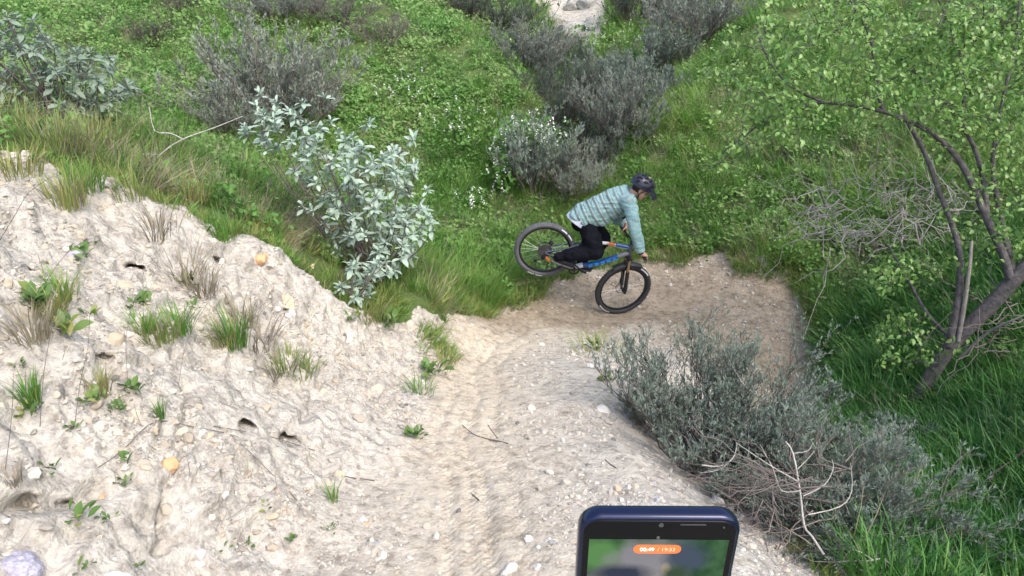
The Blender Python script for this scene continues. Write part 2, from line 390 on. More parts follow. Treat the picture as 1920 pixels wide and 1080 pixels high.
disp = bank_d * bank_m * (1 - .0) + trail_d * trail_m * (1 - bank_m) + hill_d * (1 - np.maximum(bank_m, trail_m)) * (1 - .6 * near)
P1 = P + N0 * disp[:, None]
# pits, burrows and cracks in the bank
for px, py, r, dep in [(460, 803, .038, .4), (555, 822, .042, .4), (262, 492, .036, .35), (68, 492, .042, .4), (75, 512, .022, .1), (408, 487, .03, .12), (196, 676, .03, .12), (100, 484, .014, .07), (536, 585, .02, .08), (502, 512, .025, .06),
                       (30, 955, .04, .10), (125, 958, .03, .1), (655, 635, .03, .06)]:
    c = march(px, py); i = np.argmin(((P1 - c) ** 2).sum(1)); q = P1 - P1[i]
    along = q @ np.array([1, 0, 0]); 
    g = np.exp(-(((q * np.array([.8, 1, 1.25])) ** 2).sum(1) / (r * r)) ** 2); P1 += np.array([-.48, .84, -.25]) * (g * dep)[:, None]
for pl, wid, dep in [([(360, 720), (352, 790), (330, 870), (300, 930), (288, 985), (295, 1040)], .016, .06), ([(0, 955), (60, 960), (140, 945), (190, 920)], .03, .07), ([(195, 690), (250, 690), (330, 665), (420, 690)], .02, .035),
                     ([(600, 690), (595, 740), (560, 800), (520, 830)], .03, .04), ([(150, 470), (210, 500), (280, 480)], .02, .03)]:
    q3 = np.array([march(*p) for p in pl]); d, _ = poly_d(XY + fbm(P, .08, 2, 91)[:, None] * .02, q3[:, :2]); P1 -= N0 * (np.exp(-(d / wid) ** 2) * dep * bank_m)[:, None]
N1 = normals(P1)
idx = np.arange(NX * NY).reshape(NY, NX)
F = np.stack([idx[:-1, :-1], idx[:-1, 1:], idx[1:, 1:], idx[1:, :-1]], -1).reshape(-1, 4)
fb = bank_m[F].mean(1) > .5; ft = (trail_m[F].mean(1) > .5) & ~fb; fh = ~(fb | ft)
bvh = BVHTree.FromPolygons(P1.tolist(), F.tolist())
def hit(px, py):
    r = Vector(dirn(px, py)).normalized(); h = bvh.ray_cast(Vector((0, 0, 0)), r); return h[0], h[1]
def ground(x, y):
    h = bvh.ray_cast(Vector((x, y, 30)), Vector((0, 0, -1))); return h[0], h[1]
def fields(xy):
    """bilinear read of soil, bank, trail, low at ground points"""
    xy = np.asarray(xy); i = np.clip(np.searchsorted(gx, xy[:, 0]) - 1, 0, NX - 2); j = np.clip(np.searchsorted(gy, xy[:, 1]) - 1, 0, NY - 2)
    k = j * NX + i; return soil_m[k], bank_m[k], trail_m[k], low_m[k], P1[k], N1[k]

# soil colours: pale dry conglomerate, browner earth on the turn; under the plants dark humus
m, n, l, b = mat('ground_soil')
tc = n.new('ShaderNodeTexCoord')
def N_(kind, **kw):
    x = n.new(kind)
    for k, v_ in kw.items(): setattr(x, k, v_)
    return x
def noise(scale, detail=5, rough=.6, dist=0):
    x = n.new('ShaderNodeTexNoise'); x.inputs['Scale'].default_value = scale; x.inputs['Detail'].default_value = detail; x.inputs['Roughness'].default_value = rough; x.inputs['Distortion'].default_value = dist
    l.new(tc.outputs['Object'], x.inputs['Vector']); return x
def ramp(src, stops):
    r = n.new('ShaderNodeValToRGB')
    while len(r.color_ramp.elements) < len(stops): r.color_ramp.elements.new(.5)
    for e, (p, c) in zip(r.color_ramp.elements, stops): e.position = p; e.color = (*c, 1)
    l.new(src, r.inputs[0]); return r
def mixc(f, a, b_, mode='MIX'):
    x = n.new('ShaderNodeMix'); x.data_type = 'RGBA'; x.blend_type = mode
    if isinstance(f, (int, float)): x.inputs[0].default_value = f
    else: l.new(f, x.inputs[0])
    l.new(a, x.inputs[6]); l.new(b_, x.inputs[7]); return x.outputs[2]
def attr(nm):
    x = n.new('ShaderNodeAttribute'); x.attribute_name = nm; return x.outputs['Fac']
n1 = noise(1.7, 6); n2 = noise(14, 6, .7); n3 = noise(90, 4, .7); n4 = noise(5, 5, .65, .4)
pale = ramp(n1.outputs[0], [(.3, (.35, .325, .28)), (.5, (.455, .43, .38)), (.7, (.42, .38, .31))])
tint = ramp(n4.outputs[0], [(.33, (.25, .23, .195)), (.47, (.42, .395, .35)), (.6, (.49, .465, .415)), (.74, (.46, .395, .30))])
c = mixc(.5, pale.outputs[0], tint.outputs[0])
brownish = ramp(n4.outputs[0], [(.3, (.20, .16, .115)), (.5, (.29, .24, .175)), (.7, (.36, .305, .23))])
tan = ramp(n4.outputs[0], [(.3, (.42, .36, .275)), (.5, (.50, .44, .345)), (.7, (.49, .44, .36))])
c = mixc(attr('trodden'), c, tan.outputs[0])
c = mixc(attr('brownish'), c, brownish.outputs[0])
spk = ramp(n2.outputs[0], [(.34, (.58, .57, .56)), (.5, (1, 1, 1)), (.66, (1.15, 1.15, 1.15))])
c = mixc(1.0, c, spk.outputs[0], 'MULTIPLY')
vo = n.new('ShaderNodeTexVoronoi'); vo.inputs['Scale'].default_value = 55; l.new(tc.outputs['Object'], vo.inputs['Vector'])
peb = ramp(vo.outputs['Color'], [(.0, (.82, .82, .84)), (.7, (1.0, 1.0, 1.0)), (.9, (1.16, 1.15, 1.12))])
c = mixc(.8, c, peb.outputs[0], 'MULTIPLY')
hum = ramp(n2.outputs[0], [(.3, (.05, .075, .025)), (.5, (.075, .12, .035)), (.7, (.13, .14, .06))])
sfa = n.new('ShaderNodeMath'); sfa.operation = 'MULTIPLY_ADD'; sfa.inputs[1].default_value = 1.3; l.new(n2.outputs[0], sfa.inputs[0]); l.new(attr('soil'), sfa.inputs[2])
sfm = n.new('ShaderNodeMapRange'); sfm.inputs[1].default_value = 1.0; sfm.inputs[2].default_value = 1.25; l.new(sfa.outputs[0], sfm.inputs[0])
c = mixc(sfm.outputs[0], hum.outputs[0], c)
l.new(c, b.inputs['Base Color']); b.inputs['Roughness'].default_value = .95; b.inputs['Specular IOR Level'].default_value = .15
hsum = n.new('ShaderNodeMath'); hsum.operation = 'MULTIPLY_ADD'; hsum.inputs[1].default_value = .35
l.new(n3.outputs[0], hsum.inputs[0]); l.new(n2.outputs[0], hsum.inputs[2])
vod = n.new('ShaderNodeMath'); vod.operation = 'MULTIPLY_ADD'; vod.inputs[1].default_value = -.35; l.new(vo.outputs['Distance'], vod.inputs[0]); l.new(hsum.outputs[0], vod.inputs[2])
def mt(op, a, b_=None):
    x = n.new('ShaderNodeMath'); x.operation = op
    for i_, v_ in enumerate((a, b_)):
        if v_ is None: continue
        if isinstance(v_, (int, float)): x.inputs[i_].default_value = v_
        else: l.new(v_, x.inputs[i_])
    return x.outputs[0]
tu, tv = attr('track_u'), attr('track_v'); tread = None       # knob prints pressed into the wheel tracks
for off, ph in ((-.03, 0.0), (.16, 1.3), (-.2, 2.1), (.05, .7), (-.11, 2.9)):
    dv = mt('ABSOLUTE', mt('SUBTRACT', tv, off)); inside = mt('LESS_THAN', dv, .026)
    wv = mt('MULTIPLY', mt('GREATER_THAN', mt('SINE', mt('ADD', mt('MULTIPLY', tu, 2 * math.pi / .034), mt('MULTIPLY_ADD' if False else 'MULTIPLY', dv, 150.0))), .15), mt('GREATER_THAN', mt('SINE', mt('MULTIPLY', dv, 2 * math.pi / .018)), -.3))
    k_ = mt('MULTIPLY', inside, wv); tread = k_ if tread is None else mt('MAXIMUM', tread, k_)
wear = n.new('ShaderNodeMapRange'); wear.inputs[1].default_value = .42; wear.inputs[2].default_value = .62; l.new(n4.outputs[0], wear.inputs[0])
tread = mt('MULTIPLY', tread, mt('MULTIPLY', wear.outputs[0], attr('trodden')))
vod2 = mt('ADD', vod.outputs[0], mt('MULTIPLY', tread, -.22))
bp = n.new('ShaderNodeBump'); l.new(mt('SUBTRACT', .9, mt('MULTIPLY', attr('trodden'), .45)), bp.inputs['Strength']); bp.inputs['Distance'].default_value = .018
l.new(vod2, bp.inputs['Height']); l.new(bp.outputs[0], b.inputs['Normal'])
SOIL = m
def ground_piece(name, mask):
    f = F[mask]; u, inv = np.unique(f, return_inverse=True)
    me = np_mesh(name, P1[u], inv.reshape(-1, 4), smooth=True, material=SOIL)
    for nm, arr in (('soil', soil_m), ('brownish', low_m * (1 - bank_m)), ('trodden', (1 - bank_m) * np.exp(-(pd / .62) ** 2)), ('track_u', ps), ('track_v', pd - wob)):
        a = me.attributes.new(nm, 'FLOAT', 'POINT'); a.data.foreach_set('value', arr[u].astype(np.float32))
    me.normals_split_custom_set_from_vertices(N1[u].tolist())
    o = link(name, me); o['kind'] = 'structure'; return o
ground_piece('hill', fh); ground_piece('dirt_bank', fb); ground_piece('dirt_trail', ft)
# ------------------------------------------------------------------ plant materials
GRASS = leaf_mat('grass_blades', [(.052, .140, .024), (.098, .235, .040), (.155, .31, .060), (.25, .35, .09)], .5, .3, .4, 'both', vary_scale=.55)
LUSH_SHADED = leaf_mat('lush_shaded_blades', [(.024, .092, .020), (.041, .145, .028), (.068, .20, .040), (.11, .25, .056)], .45, .35, .3, 'both', vary_scale=.8)  # long blades at the lower right, the tree's shade put into their darker green
PALE_TWIG = leaf_mat('pale_twigs', [(.20, .18, .175), (.31, .28, .27), (.42, .39, .37)], .85, .1, .0, 'both')
SAGE_DARK = leaf_mat('dark_sage_leaves', [(.06, .085, .062), (.10, .135, .10), (.16, .20, .15)], .8, .12, .12, 'both')
COVER = leaf_mat('cover_leaves', [(.080, .19, .040), (.13, .28, .062), (.20, .35, .10), (.28, .37, .15)], .55, .3, .35, 'both', vary_scale=.7)
DRY = leaf_mat('dry_straw', [(.17, .15, .09), (.28, .25, .17), (.22, .19, .15), (.33, .31, .24)], .8, .15, .15, 'both')
YELLOW = leaf_mat('yellowing_grass', [(.11, .20, .045), (.20, .27, .07), (.30, .31, .11), (.36, .28, .12)], .6, .25, .3, 'both')
SAGE = leaf_mat('sage_leaves', [(.10, .145, .115), (.19, .24, .195), (.29, .34, .285)], .75, .15, .15, 'both')
SAGE_GREY = leaf_mat('grey_sage_leaves', [(.14, .165, .14), (.22, .25, .21), (.32, .36, .28)], .8, .12, .12, 'both')
SILVER = leaf_mat('silver_leaves', [(.22, .32, .24), (.31, .41, .33), (.42, .51, .43)], .6, .3, .15, 'both', back=(.33, .42, .32))
DULL = leaf_mat('dull_leaves', [(.10, .16, .10), (.17, .24, .17), (.27, .34, .26)], .55, .35, .2, 'both', back=(.24, .29, .22))
TREE_LEAF = leaf_mat('tree_leaves', [(.055, .14, .035), (.115, .25, .055), (.20, .35, .09), (.30, .40, .13)], .36, .5, .35, 'both')
WEED = leaf_mat('weed_leaves', [(.06, .13, .04), (.10, .19, .05), (.18, .25, .07)], .5, .35, .25, 'both')
TWIG = leaf_mat('grey_twigs', [(.10, .085, .08), (.16, .135, .125), (.22, .19, .17)], .85, .1, .0, 'both')
TWIG_DARK = leaf_mat('dark_twigs', [(.055, .042, .042), (.085, .065, .065), (.12, .095, .09)], .85, .1, .0, 'both')
BARE = simple('bleached_wood', (.38, .36, .33), .8, var=.3, vscale=30)
BARK = simple('bark', (.08, .073, .073), .9, var=.6, vscale=22, bump=1.0, bscale=50)
PALE_BARK = simple('pale_bark', (.22, .20, .18), .85, var=.35, vscale=25, bump=.5, bscale=70)
PETAL = leaf_mat('white_petals', [(.72, .74, .66), (.82, .83, .78)], .6, .2, .2, 'both')

# ------------------------------------------------------------------ small shapes
LEAF4_V = np.array([(0, 0, 0), (-.5, .45, .0), (.5, .45, .0), (0, 1, -.06), (0, .5, -.10)]); LEAF4_F = np.array([(0, 4, 1), (0, 2, 4), (1, 4, 3), (4, 2, 3)])
SLIVER_V = np.array([(0, 0, 0), (-.5, .5, 0), (0, 1, 0), (.5, .5, 0)]); SLIVER_F = np.array([(0, 3, 2, 1)])
def leaf_geo(w, fold=.12, curl=.25, wave=.0, rows=((.18, .6), (.45, 1.0), (.75, .72)), stalk=.0):
    V = [(0, -stalk, 0), (0, 0, 0)]; F = []
    for t, k in rows:
        z = -curl * t * t
        V += [(-w * k / 2, t, z + fold * k * w + wave * math.sin(9 * t)), (0, t, z), (w * k / 2, t, z + fold * k * w - wave * math.sin(7 * t))]
    V.append((0, 1, -curl)); tip = len(V) - 1
    F += [(1, 3, 2), (1, 4, 3)]
    for r in range(len(rows) - 1):
        a = 2 + 3 * r; c_ = a + 3
        F += [(a, a + 1, c_ + 1), (a, c_ + 1, c_), (a + 1, a + 2, c_ + 2), (a + 1, c_ + 2, c_ + 1)]
    a = 2 + 3 * (len(rows) - 1); F += [(a, a + 1, tip), (a + 1, a + 2, tip)]
    V = np.array(V)
    if stalk: F += [(0, 1, 2), (0, 4, 1)]
    return V, np.array(F)
def tubes(Pth, Rad, sides=3):
    """many thin tapering stems at once: paths N x K x 3, radii N x K"""
    N, K, _ = Pth.shape
    T = np.gradient(Pth, axis=1); T /= np.linalg.norm(T, axis=2, keepdims=True) + 1e-9
    ref = np.where(np.abs(T[..., 2:3]) < .9, np.array([0, 0, 1.0]), np.array([1.0, 0, 0]))
    A = np.cross(T, ref); A /= np.linalg.norm(A, axis=2, keepdims=True) + 1e-9; B = np.cross(T, A)
    an = 2 * math.pi * np.arange(sides) / sides
    V = Pth[:, :, None] + Rad[..., None, None] * (A[:, :, None] * np.cos(an)[:, None] + B[:, :, None] * np.sin(an)[:, None])
    i = np.arange(N * K * sides).reshape(N, K, sides); nx = np.roll(i, -1, 2)
    F = np.stack([i[:, :-1], nx[:, :-1], nx[:, 1:], i[:, 1:]], -1).reshape(-1, 4)
    return V.reshape(-1, 3), F
def blades(n, h, w, spread, droop, lean=(0, 0), r=rng, base=.05, kinks=4):
    """grass blades: one strip each, narrowing to the tip, bent over by droop"""
    a = r.uniform(0, 2 * math.pi, n); rr = base * np.sqrt(r.uniform(0, 1, n)); H_ = h * r.uniform(.55, 1.15, n); W_ = w * r.uniform(.7, 1.3, n)
    dirx = np.cos(a + r.normal(0, .5, n)); diry = np.sin(a + r.normal(0, .5, n)); tilt = spread * r.uniform(.1, 1, n); dr = droop * r.uniform(.4, 1.4, n)
    t = np.linspace(0, 1, kinks); ang = tilt[:, None] + dr[:, None] * t[None] ** 1.3
    seg = (H_ / (kinks - 1))[:, None]; hor = np.cumsum(np.concatenate([np.zeros((n, 1)), (np.sin(ang) * seg)[:, :-1]], 1), 1); ver = np.cumsum(np.concatenate([np.zeros((n, 1)), (np.cos(ang) * seg)[:, :-1]], 1), 1)
    px_ = (rr * np.cos(a))[:, None] + hor * dirx[:, None] + lean[0] * ver; py_ = (rr * np.sin(a))[:, None] + hor * diry[:, None] + lean[1] * ver
    wd = W_[:, None] * np.array([.8, 1, .7, .08])[None, :kinks] / 2
    sx, sy = -diry[:, None], dirx[:, None]
    V = np.stack([np.stack([px_ - sx * wd, py_ - sy * wd, ver], -1), np.stack([px_ + sx * wd, py_ + sy * wd, ver], -1)], 2)
    i = np.arange(n * kinks * 2).reshape(n, kinks, 2)
    F = np.stack([i[:, :-1, 0], i[:, :-1, 1], i[:, 1:, 1], i[:, 1:, 0]], -1).reshape(-1, 4)
    return V.reshape(-1, 3), F, np.repeat(r.uniform(0, 1, n), kinks * 2)
def proto_obj(name, me):
    return bpy.data.objects.new(name, me)          # never linked: only a source for scattered stuff
def scatter(name, protos, loc, rot, scl, pick):
    """one stuff object: points carrying rotation, size and choice, on which small shapes are instanced"""
    me = bpy.data.meshes.new(name); me.vertices.add(len(loc)); me.vertices.foreach_set('co', np.ascontiguousarray(loc, np.float32).ravel())
    for nm, ty, arr in (('rot', 'FLOAT_VECTOR', rot), ('scl', 'FLOAT', scl)):
        a = me.attributes.new(nm, ty, 'POINT'); a.data.foreach_set('vector' if ty == 'FLOAT_VECTOR' else 'value', np.ascontiguousarray(arr, np.float32).ravel())
    a = me.attributes.new('pick', 'INT', 'POINT'); a.data.foreach_set('value', np.ascontiguousarray(pick, np.int32))
    o = link(name, me); o['kind'] = 'stuff'
    ng = bpy.data.node_groups.new(name + '_scatter', 'GeometryNodeTree')
    ng.interface.new_socket('Geometry', in_out='INPUT', socket_type='NodeSocketGeometry'); ng.interface.new_socket('Geometry', in_out='OUTPUT', socket_type='NodeSocketGeometry')
    N = ng.nodes; L = ng.links; gi = N.new('NodeGroupInput'); go = N.new('NodeGroupOutput')
    jn = N.new('GeometryNodeJoinGeometry')
    for p in reversed(protos):
        oi = N.new('GeometryNodeObjectInfo'); oi.inputs['Object'].default_value = p; oi.inputs['As Instance'].default_value = True
        L.new(oi.outputs['Geometry'], jn.inputs[0])
    ip = N.new('GeometryNodeInstanceOnPoints'); ip.inputs['Pick Instance'].default_value = True
    def na(nm, ty):
        x = N.new('GeometryNodeInputNamedAttribute'); x.data_type = ty; x.inputs[0].default_value = nm; return x.outputs[0]
    e2r = N.new('FunctionNodeEulerToRotation'); L.new(na('rot', 'FLOAT_VECTOR'), e2r.inputs[0])
    L.new(gi.outputs[0], ip.inputs['Points']); L.new(jn.outputs[0], ip.inputs['Instance']); L.new(na('pick', 'INT'), ip.inputs['Instance Index'])
    L.new(e2r.outputs[0], ip.inputs['Rotation']); L.new(na('scl', 'FLOAT'), ip.inputs['Scale']); L.new(ip.outputs[0], go.inputs[0])
    md = o.modifiers.new('scatter', 'NODES'); md.node_group = ng
    return o
def tilt_eulers(Nrm, k, extra=.25):
    """instance rotations: spun at random, leaning part way to the ground normal"""
    n = len(Nrm); u = np.array([0, 0, 1.0]) * (1 - k) + Nrm * k + rng.normal(0, extra, (n, 3)) * np.array([1, 1, .2]); u /= np.linalg.norm(u, axis=1, keepdims=True)
    out = np.empty((n, 3))
    for i in range(n):
        q = Vector(u[i]).to_track_quat('Z', 'Y') @ Quaternion((0, 0, 1), rng.uniform(0, 2 * math.pi)); out[i] = q.to_euler()
    return out

# ------------------------------------------------------------------ grass, ground cover and straw over the slopes
def candidates(n, x0, x1, y0, y1, dens):
    """random ground points kept with a likelihood that falls with distance; only near the part of the valley in view"""
    xy = np.column_stack([rng.uniform(x0, x1, n), rng.uniform(y0, y1, n)])
    s_, b_, t_, l_, Pg, Ng = fields(xy); Pg = np.column_stack([xy, H(xy)]); 
    px, py, d = project(Pg); ok = (d > .8) & (px > -420) & (px < 2340) & (py > -320) & (py < 1500)
    keep = ok & (rng.uniform(0, 1, n) < dens(np.hypot(xy[:, 0], xy[:, 1])))
    return xy[keep], s_[keep], b_[keep], t_[keep], px[keep], py[keep]
def settle(xy):
    L = np.empty((len(xy), 3)); Nn = np.empty((len(xy), 3))
    for i, (x, y) in enumerate(xy):
        h, nn = ground(x, y)
        if h is None: L[i] = (x, y, -50); Nn[i] = (0, 0, 1)
        else: L[i] = h; Nn[i] = nn if nn.z > 0 else -nn
    return L, Nn
xy1, s1_, b1_, t1_, px1, py1 = candidates(80000, -9, 10, 1.5, 13, lambda d: np.clip((5.5 / d) ** 1.3, 0, 1))
xy2, s2_, b2_, t2_, px2, py2 = candidates(42000, -18, 18, 13, 42, lambda d: np.clip((15 / d) ** 1.3, 0, 1) * .6)
xyA = np.concatenate([xy1, xy2]); sA = np.concatenate([s1_, s2_])
n = len(xyA); X3 = np.column_stack([xyA, np.zeros(n)])
patch = fbm(X3, 2.2, 4, 101); patch2 = fbm(X3, .9, 3, 111)
thin = (xyA[:, 0] < -.4) & (xyA[:, 1] < 7.2) & (fbm(X3, .55, 3, 171) < rng.uniform(-.15, .55, n))
free = (sA < rng.uniform(.05, .6, n)) & ~thin
xyA, patch, patch2 = xyA[free], patch[free], patch2[free]
LA, NA = settle(xyA); dA = np.hypot(LA[:, 0], LA[:, 1]); nA = len(xyA)
left = sstep(1.0, -1.5, LA[:, 0]); high = sstep(-3.4, -1.8, LA[:, 2])
q = rng.uniform(0, 1, nA)
p_cov = np.clip(.24 + .52 * left * high + .35 * patch, 0, .88); near_top = ((LA[:, 0] < -.4) & (LA[:, 1] < 7.4)); p_cov = np.where(near_top, p_cov * .12, p_cov)
p_dry = np.clip(.15 + .22 * near_top + .30 * (patch2 > .18) + .07 * (LA[:, 0] > 1), 0, .45) * (1 - .85 * ((LA[:, 0] > 1.8) & (LA[:, 1] < 7.6)))
is_cov = q < p_cov; is_dry = (~is_cov) & (q > 1 - p_dry); is_gr = ~(is_cov | is_dry)
gp = []
for k in range(6):
    V, F_, sh = blades(34, .30 + .03 * k, .0075, .5, 1.0 + .12 * k, base=.10); gp.append(proto_obj('grass_source', np_mesh('grass_source', V, F_, True, GRASS, sh)))
dp = []
for k in range(4):
    V, F_, sh = blades(16, .36, .004, .8, .9, base=.10); dp.append(proto_obj('straw_source', np_mesh('straw_source', V, F_, True, DRY, sh)))
cp = []
for k in range(5):
    nl = 46; D = rand_dirs(nl, .0); D[:, 2] *= .6; L0 = np.column_stack([rng.normal(0, .075, nl), rng.normal(0, .075, nl), rng.uniform(.01, .16, nl)])
    sz = rng.uniform(.03, .06, nl); R = frames(D, rng.normal(0, .5, nl)) * sz[:, None, None]; R[:, :, 0] *= .75
    V, F_, sh = batch(LEAF4_V, LEAF4_F, R, L0, rng.uniform(0, 1, nl)); cp.append(proto_obj('cover_source', np_mesh('cover_source', V, F_, True, COVER, sh)))
far = 1 + .6 * sstep(10, 24, dA)
def put(name, protos, mask, k, smin, smax, extra=.25):
    i = np.where(mask)[0]
    return scatter(name, protos, LA[i] - np.array([0, 0, .015]), tilt_eulers(NA[i], k, extra), rng.uniform(smin, smax, len(i)) * far[i], rng.integers(0, len(protos), len(i)))
gy_ = len(gp)
for k in range(4):
    V, F_, sh = blades(30, .32, .0075, .45, .9, base=.10); gp.append(proto_obj('grass_source', np_mesh('grass_source', V, F_, True, YELLOW, sh)))
yel = sstep(-.4, -1.4, LA[:, 0]) * sstep(7.8, 6.4, LA[:, 1]) * .45 + .10 * (patch2 > .15)
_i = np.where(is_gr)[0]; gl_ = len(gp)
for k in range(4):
    V, F_, sh = blades(36, .38, .009, .6, 1.25, base=.11); gp.append(proto_obj('grass_source', np_mesh('grass_source', V, F_, True, LUSH_SHADED, sh)))
lush = sstep(.9, 1.7, LA[:, 0] + fbm(np.column_stack([xyA, xyA[:, 0] * 0]), 1.2, 3, 151) * .7) * sstep(8.2, 6.8, LA[:, 1] + fbm(np.column_stack([xyA, xyA[:, 0] * 0]), 1.0, 3, 152) * .9) * .93  # where grass takes the greens darkened for tree shade
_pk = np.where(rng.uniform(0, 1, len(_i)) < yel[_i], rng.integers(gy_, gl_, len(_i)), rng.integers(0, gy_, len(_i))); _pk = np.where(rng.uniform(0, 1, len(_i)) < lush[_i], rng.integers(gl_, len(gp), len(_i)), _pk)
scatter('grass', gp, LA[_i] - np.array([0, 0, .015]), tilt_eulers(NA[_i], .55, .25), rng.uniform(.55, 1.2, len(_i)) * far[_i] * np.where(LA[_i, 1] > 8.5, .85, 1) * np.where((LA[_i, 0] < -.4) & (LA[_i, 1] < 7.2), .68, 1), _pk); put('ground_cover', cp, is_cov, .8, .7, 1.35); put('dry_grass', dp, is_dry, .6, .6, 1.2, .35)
# shorter, sparser growth creeping over the soil's edge
xyE, sE, bE, tE, pxE, pyE = candidates(60000, -4, 5.5, 1.2, 11, lambda d: np.clip((6 / d) ** .5, 0, 1))
sdE = np.maximum(np.maximum(poly_sd(xyE, bank_poly), poly_sd(xyE, trail_poly)), poly_sd(xyE, toe_poly)); nE = fbm(np.column_stack([xyE, xyE[:, 0] * 0]), .35, 3, 141)
m_ = (sdE > -.18) & (sdE + nE * .45 < .10) & (rng.uniform(0, 1, len(sE)) < .8) & ~((xyE[:, 0] > -1.7) & (xyE[:, 0] < .2) & (xyE[:, 1] < 5.2)); LE, NE = settle(xyE[m_])
gs = []
for k in range(4):
    V, F_, sh = blades(12, .10, .005, .7, .8, base=.05); gs.append(proto_obj('short_grass_source', np_mesh('short_grass_source', V, F_, True, GRASS if k % 2 else YELLOW, sh)))
scatter('short_grass', gs, LE, tilt_eulers(NE, .6), rng.uniform(.5, 1.2, len(LE)) * (1 + .7 * sstep(4.5, 6.5, LE[:, 1])), rng.integers(0, 4, len(LE)))
# pebbles and crumbs over the soil
ST = leaf_mat('pebbles', [(.20, .19, .175), (.33, .305, .265), (.39, .36, .31), (.44, .41, .36), (.52, .49, .44), (.38, .31, .23)], .85, .2, 0.0, 'object')
def pebble_mesh(name, seed, sub=2, flat=.7, rough=.25, material=None):
    bm = bmesh.new(); bmesh.ops.create_icosphere(bm, subdivisions=sub, radius=1); V = np.array([v.co[:] for v in bm.verts]); Fp = np.array([[v.index for v in f.verts] for f in bm.faces]); bm.free()
    r_ = np.random.default_rng(seed); ax = r_.uniform(.65, 1.15, 3) * np.array([1, 1, flat])
    nn = fbm(V * 1.0 + seed * 7.1, 1.1, 3, seed); pl = rand_dirs(7) ; 
    for d in pl:                                  # a few flattened faces
        t = V @ d; lim = r_.uniform(.62, .9); V = V - np.outer(np.maximum(t - lim, 0) * .85, d)
    V = V * (1 + rough * nn)[:, None] * ax
    me = np_mesh(name, V, Fp, True, material); me.set_sharp_from_angle(angle=math.radians(24)); return me
pp = [proto_obj('pebble_source', pebble_mesh('pebble_source', 50 + k, 1, .65, .3, ST)) for k in range(6)]
xyP, sP, bP, tP, pxP, pyP = candidates(330000, -4, 5, 1.0, 11, lambda d: np.clip((2.6 / d) ** 1.1, 0, 1))
X3 = np.column_stack([xyP, np.zeros(len(xyP))]); cl = fbm(X3, .5, 4, 131); pdP, _ = poly_d(xyP, path_c)
keep = (sP > .9) & (np.abs(pdP) > rng.uniform(0, .8, len(sP)) * (bP < .5)) & (rng.uniform(0, 1, len(sP)) < np.clip(.6 + 1.3 * cl, .10, 1)) & ((bP > .5) | (np.abs(pdP) > .30) | (rng.uniform(0, 1, len(sP)) < .25))
xyP = xyP[keep]; LP, NP_ = settle(xyP); sz = np.clip(np.exp(rng.normal(math.log(.0052), .62, len(LP))), .002, .030) * (1 + .03 * np.hypot(LP[:, 0], LP[:, 1]))
CLOD = leaf_mat('clods', [(.30, .265, .21), (.40, .36, .295), (.46, .42, .35), (.42, .355, .26)], .95, .1, 0.0, 'object')
ck = [proto_obj('clod_source', pebble_mesh('clod_source', 150 + k, 2, .7, .55, CLOD)) for k in range(6)]
for _p in ck: _p.data.set_sharp_from_angle(angle=math.radians(28))
kc = np.where((bP[keep] > .6) & (rng.uniform(0, 1, keep.sum()) < .10))[0]; csz = np.clip(np.exp(rng.normal(math.log(.017), .45, len(kc))), .007, .05)
scatter('clods', ck, LP[kc] - NP_[kc] * (csz * .30)[:, None], rng.uniform(-.9, .9, (len(kc), 3)) + np.array([0, 0, 1]) * rng.uniform(0, 6.28, (len(kc), 1)), csz, rng.integers(0, 6, len(kc)))
scatter('gravel', pp, LP + NP_ * (sz * .15)[:, None], rng.uniform(-.6, .6, (len(LP), 3)) + np.array([0, 0, 1]) * rng.uniform(0, 6.28, (len(LP), 1)), sz, rng.integers(0, 6, len(LP)))

sp_ = []
for k in range(4):
    V, F_, sh = blades(5, .13, .0022, .9, .8, base=.03); sp_.append(proto_obj('stem_source', np_mesh('stem_source', V, F_, True, DRY, sh)))
kd = np.where((bP[keep] > .6) & (fbm(np.column_stack([xyP, xyP[:, 0] * 0]), .35, 3, 161) > .12) & (rng.uniform(0, 1, keep.sum()) < .022))[0]
scatter('dry_stems', sp_, LP[kd], tilt_eulers(NP_[kd], .5, .5), rng.uniform(.5, 1.5, len(kd)), rng.integers(0, 4, len(kd)))
# ------------------------------------------------------------------ the bicycle, nose down on its front wheel
BIKE_ROT = Matrix.Rotation(math.radians(8.5), 3, 'X') @ Matrix.Rotation(math.radians(30.1), 3, 'Y')
REAR = Vector((0, 0, .37)); FRONT = Vector((1.15, 0, .37)); STEER_AX = Vector((-.391, 0, .92)).normalized(); STEER_P = Vector((1.1086, 0, .352))
STEER = Matrix.Rotation(math.radians(14.7), 3, STEER_AX)
BIKE_T = Vector((.39288, 7.8738, -3.14456))
_contact = Vector((1.38395, 8.03614, -4.0775)); BIKE_T.z += ground(_contact.x, _contact.y)[0].z + .004 - _contact.z
def bw(p): return BIKE_ROT @ (Vector(p) - REAR) + BIKE_T
def bs(p): return STEER @ (Vector(p) - STEER_P) + STEER_P
RUBBER = simple('rubber', (.035, .036, .04), .7, spec=.3, var=.25, vscale=30); RUBBER_DUSTY = simple('dusty_rubber', (.10, .102, .115), .75, var=.25, vscale=12)
BLACK = simple('black_parts', (.018, .018, .02), .45); BLACK_METAL = simple('black_metal', (.03, .03, .034), .35, .6); STEEL = simple('steel', (.45, .45, .46), .3, 1.0)
GUN = simple('gunmetal_paint', (.06, .075, .11), .3, .3, coat=.5); BLUE = simple('blue_paint', (.008, .07, .28), .3, .1, coat=.6); CYAN = simple('bright_blue_decal', (.02, .25, .70), .35)
WHITE = simple('white_paint', (.72, .72, .74), .35, coat=.4); ORANGE = simple('orange_paint', (.55, .14, .05), .4, coat=.4); RED = simple('red_paint', (.55, .04, .04), .4); GREYP = simple('grey_paint', (.22, .23, .24), .35, .3)
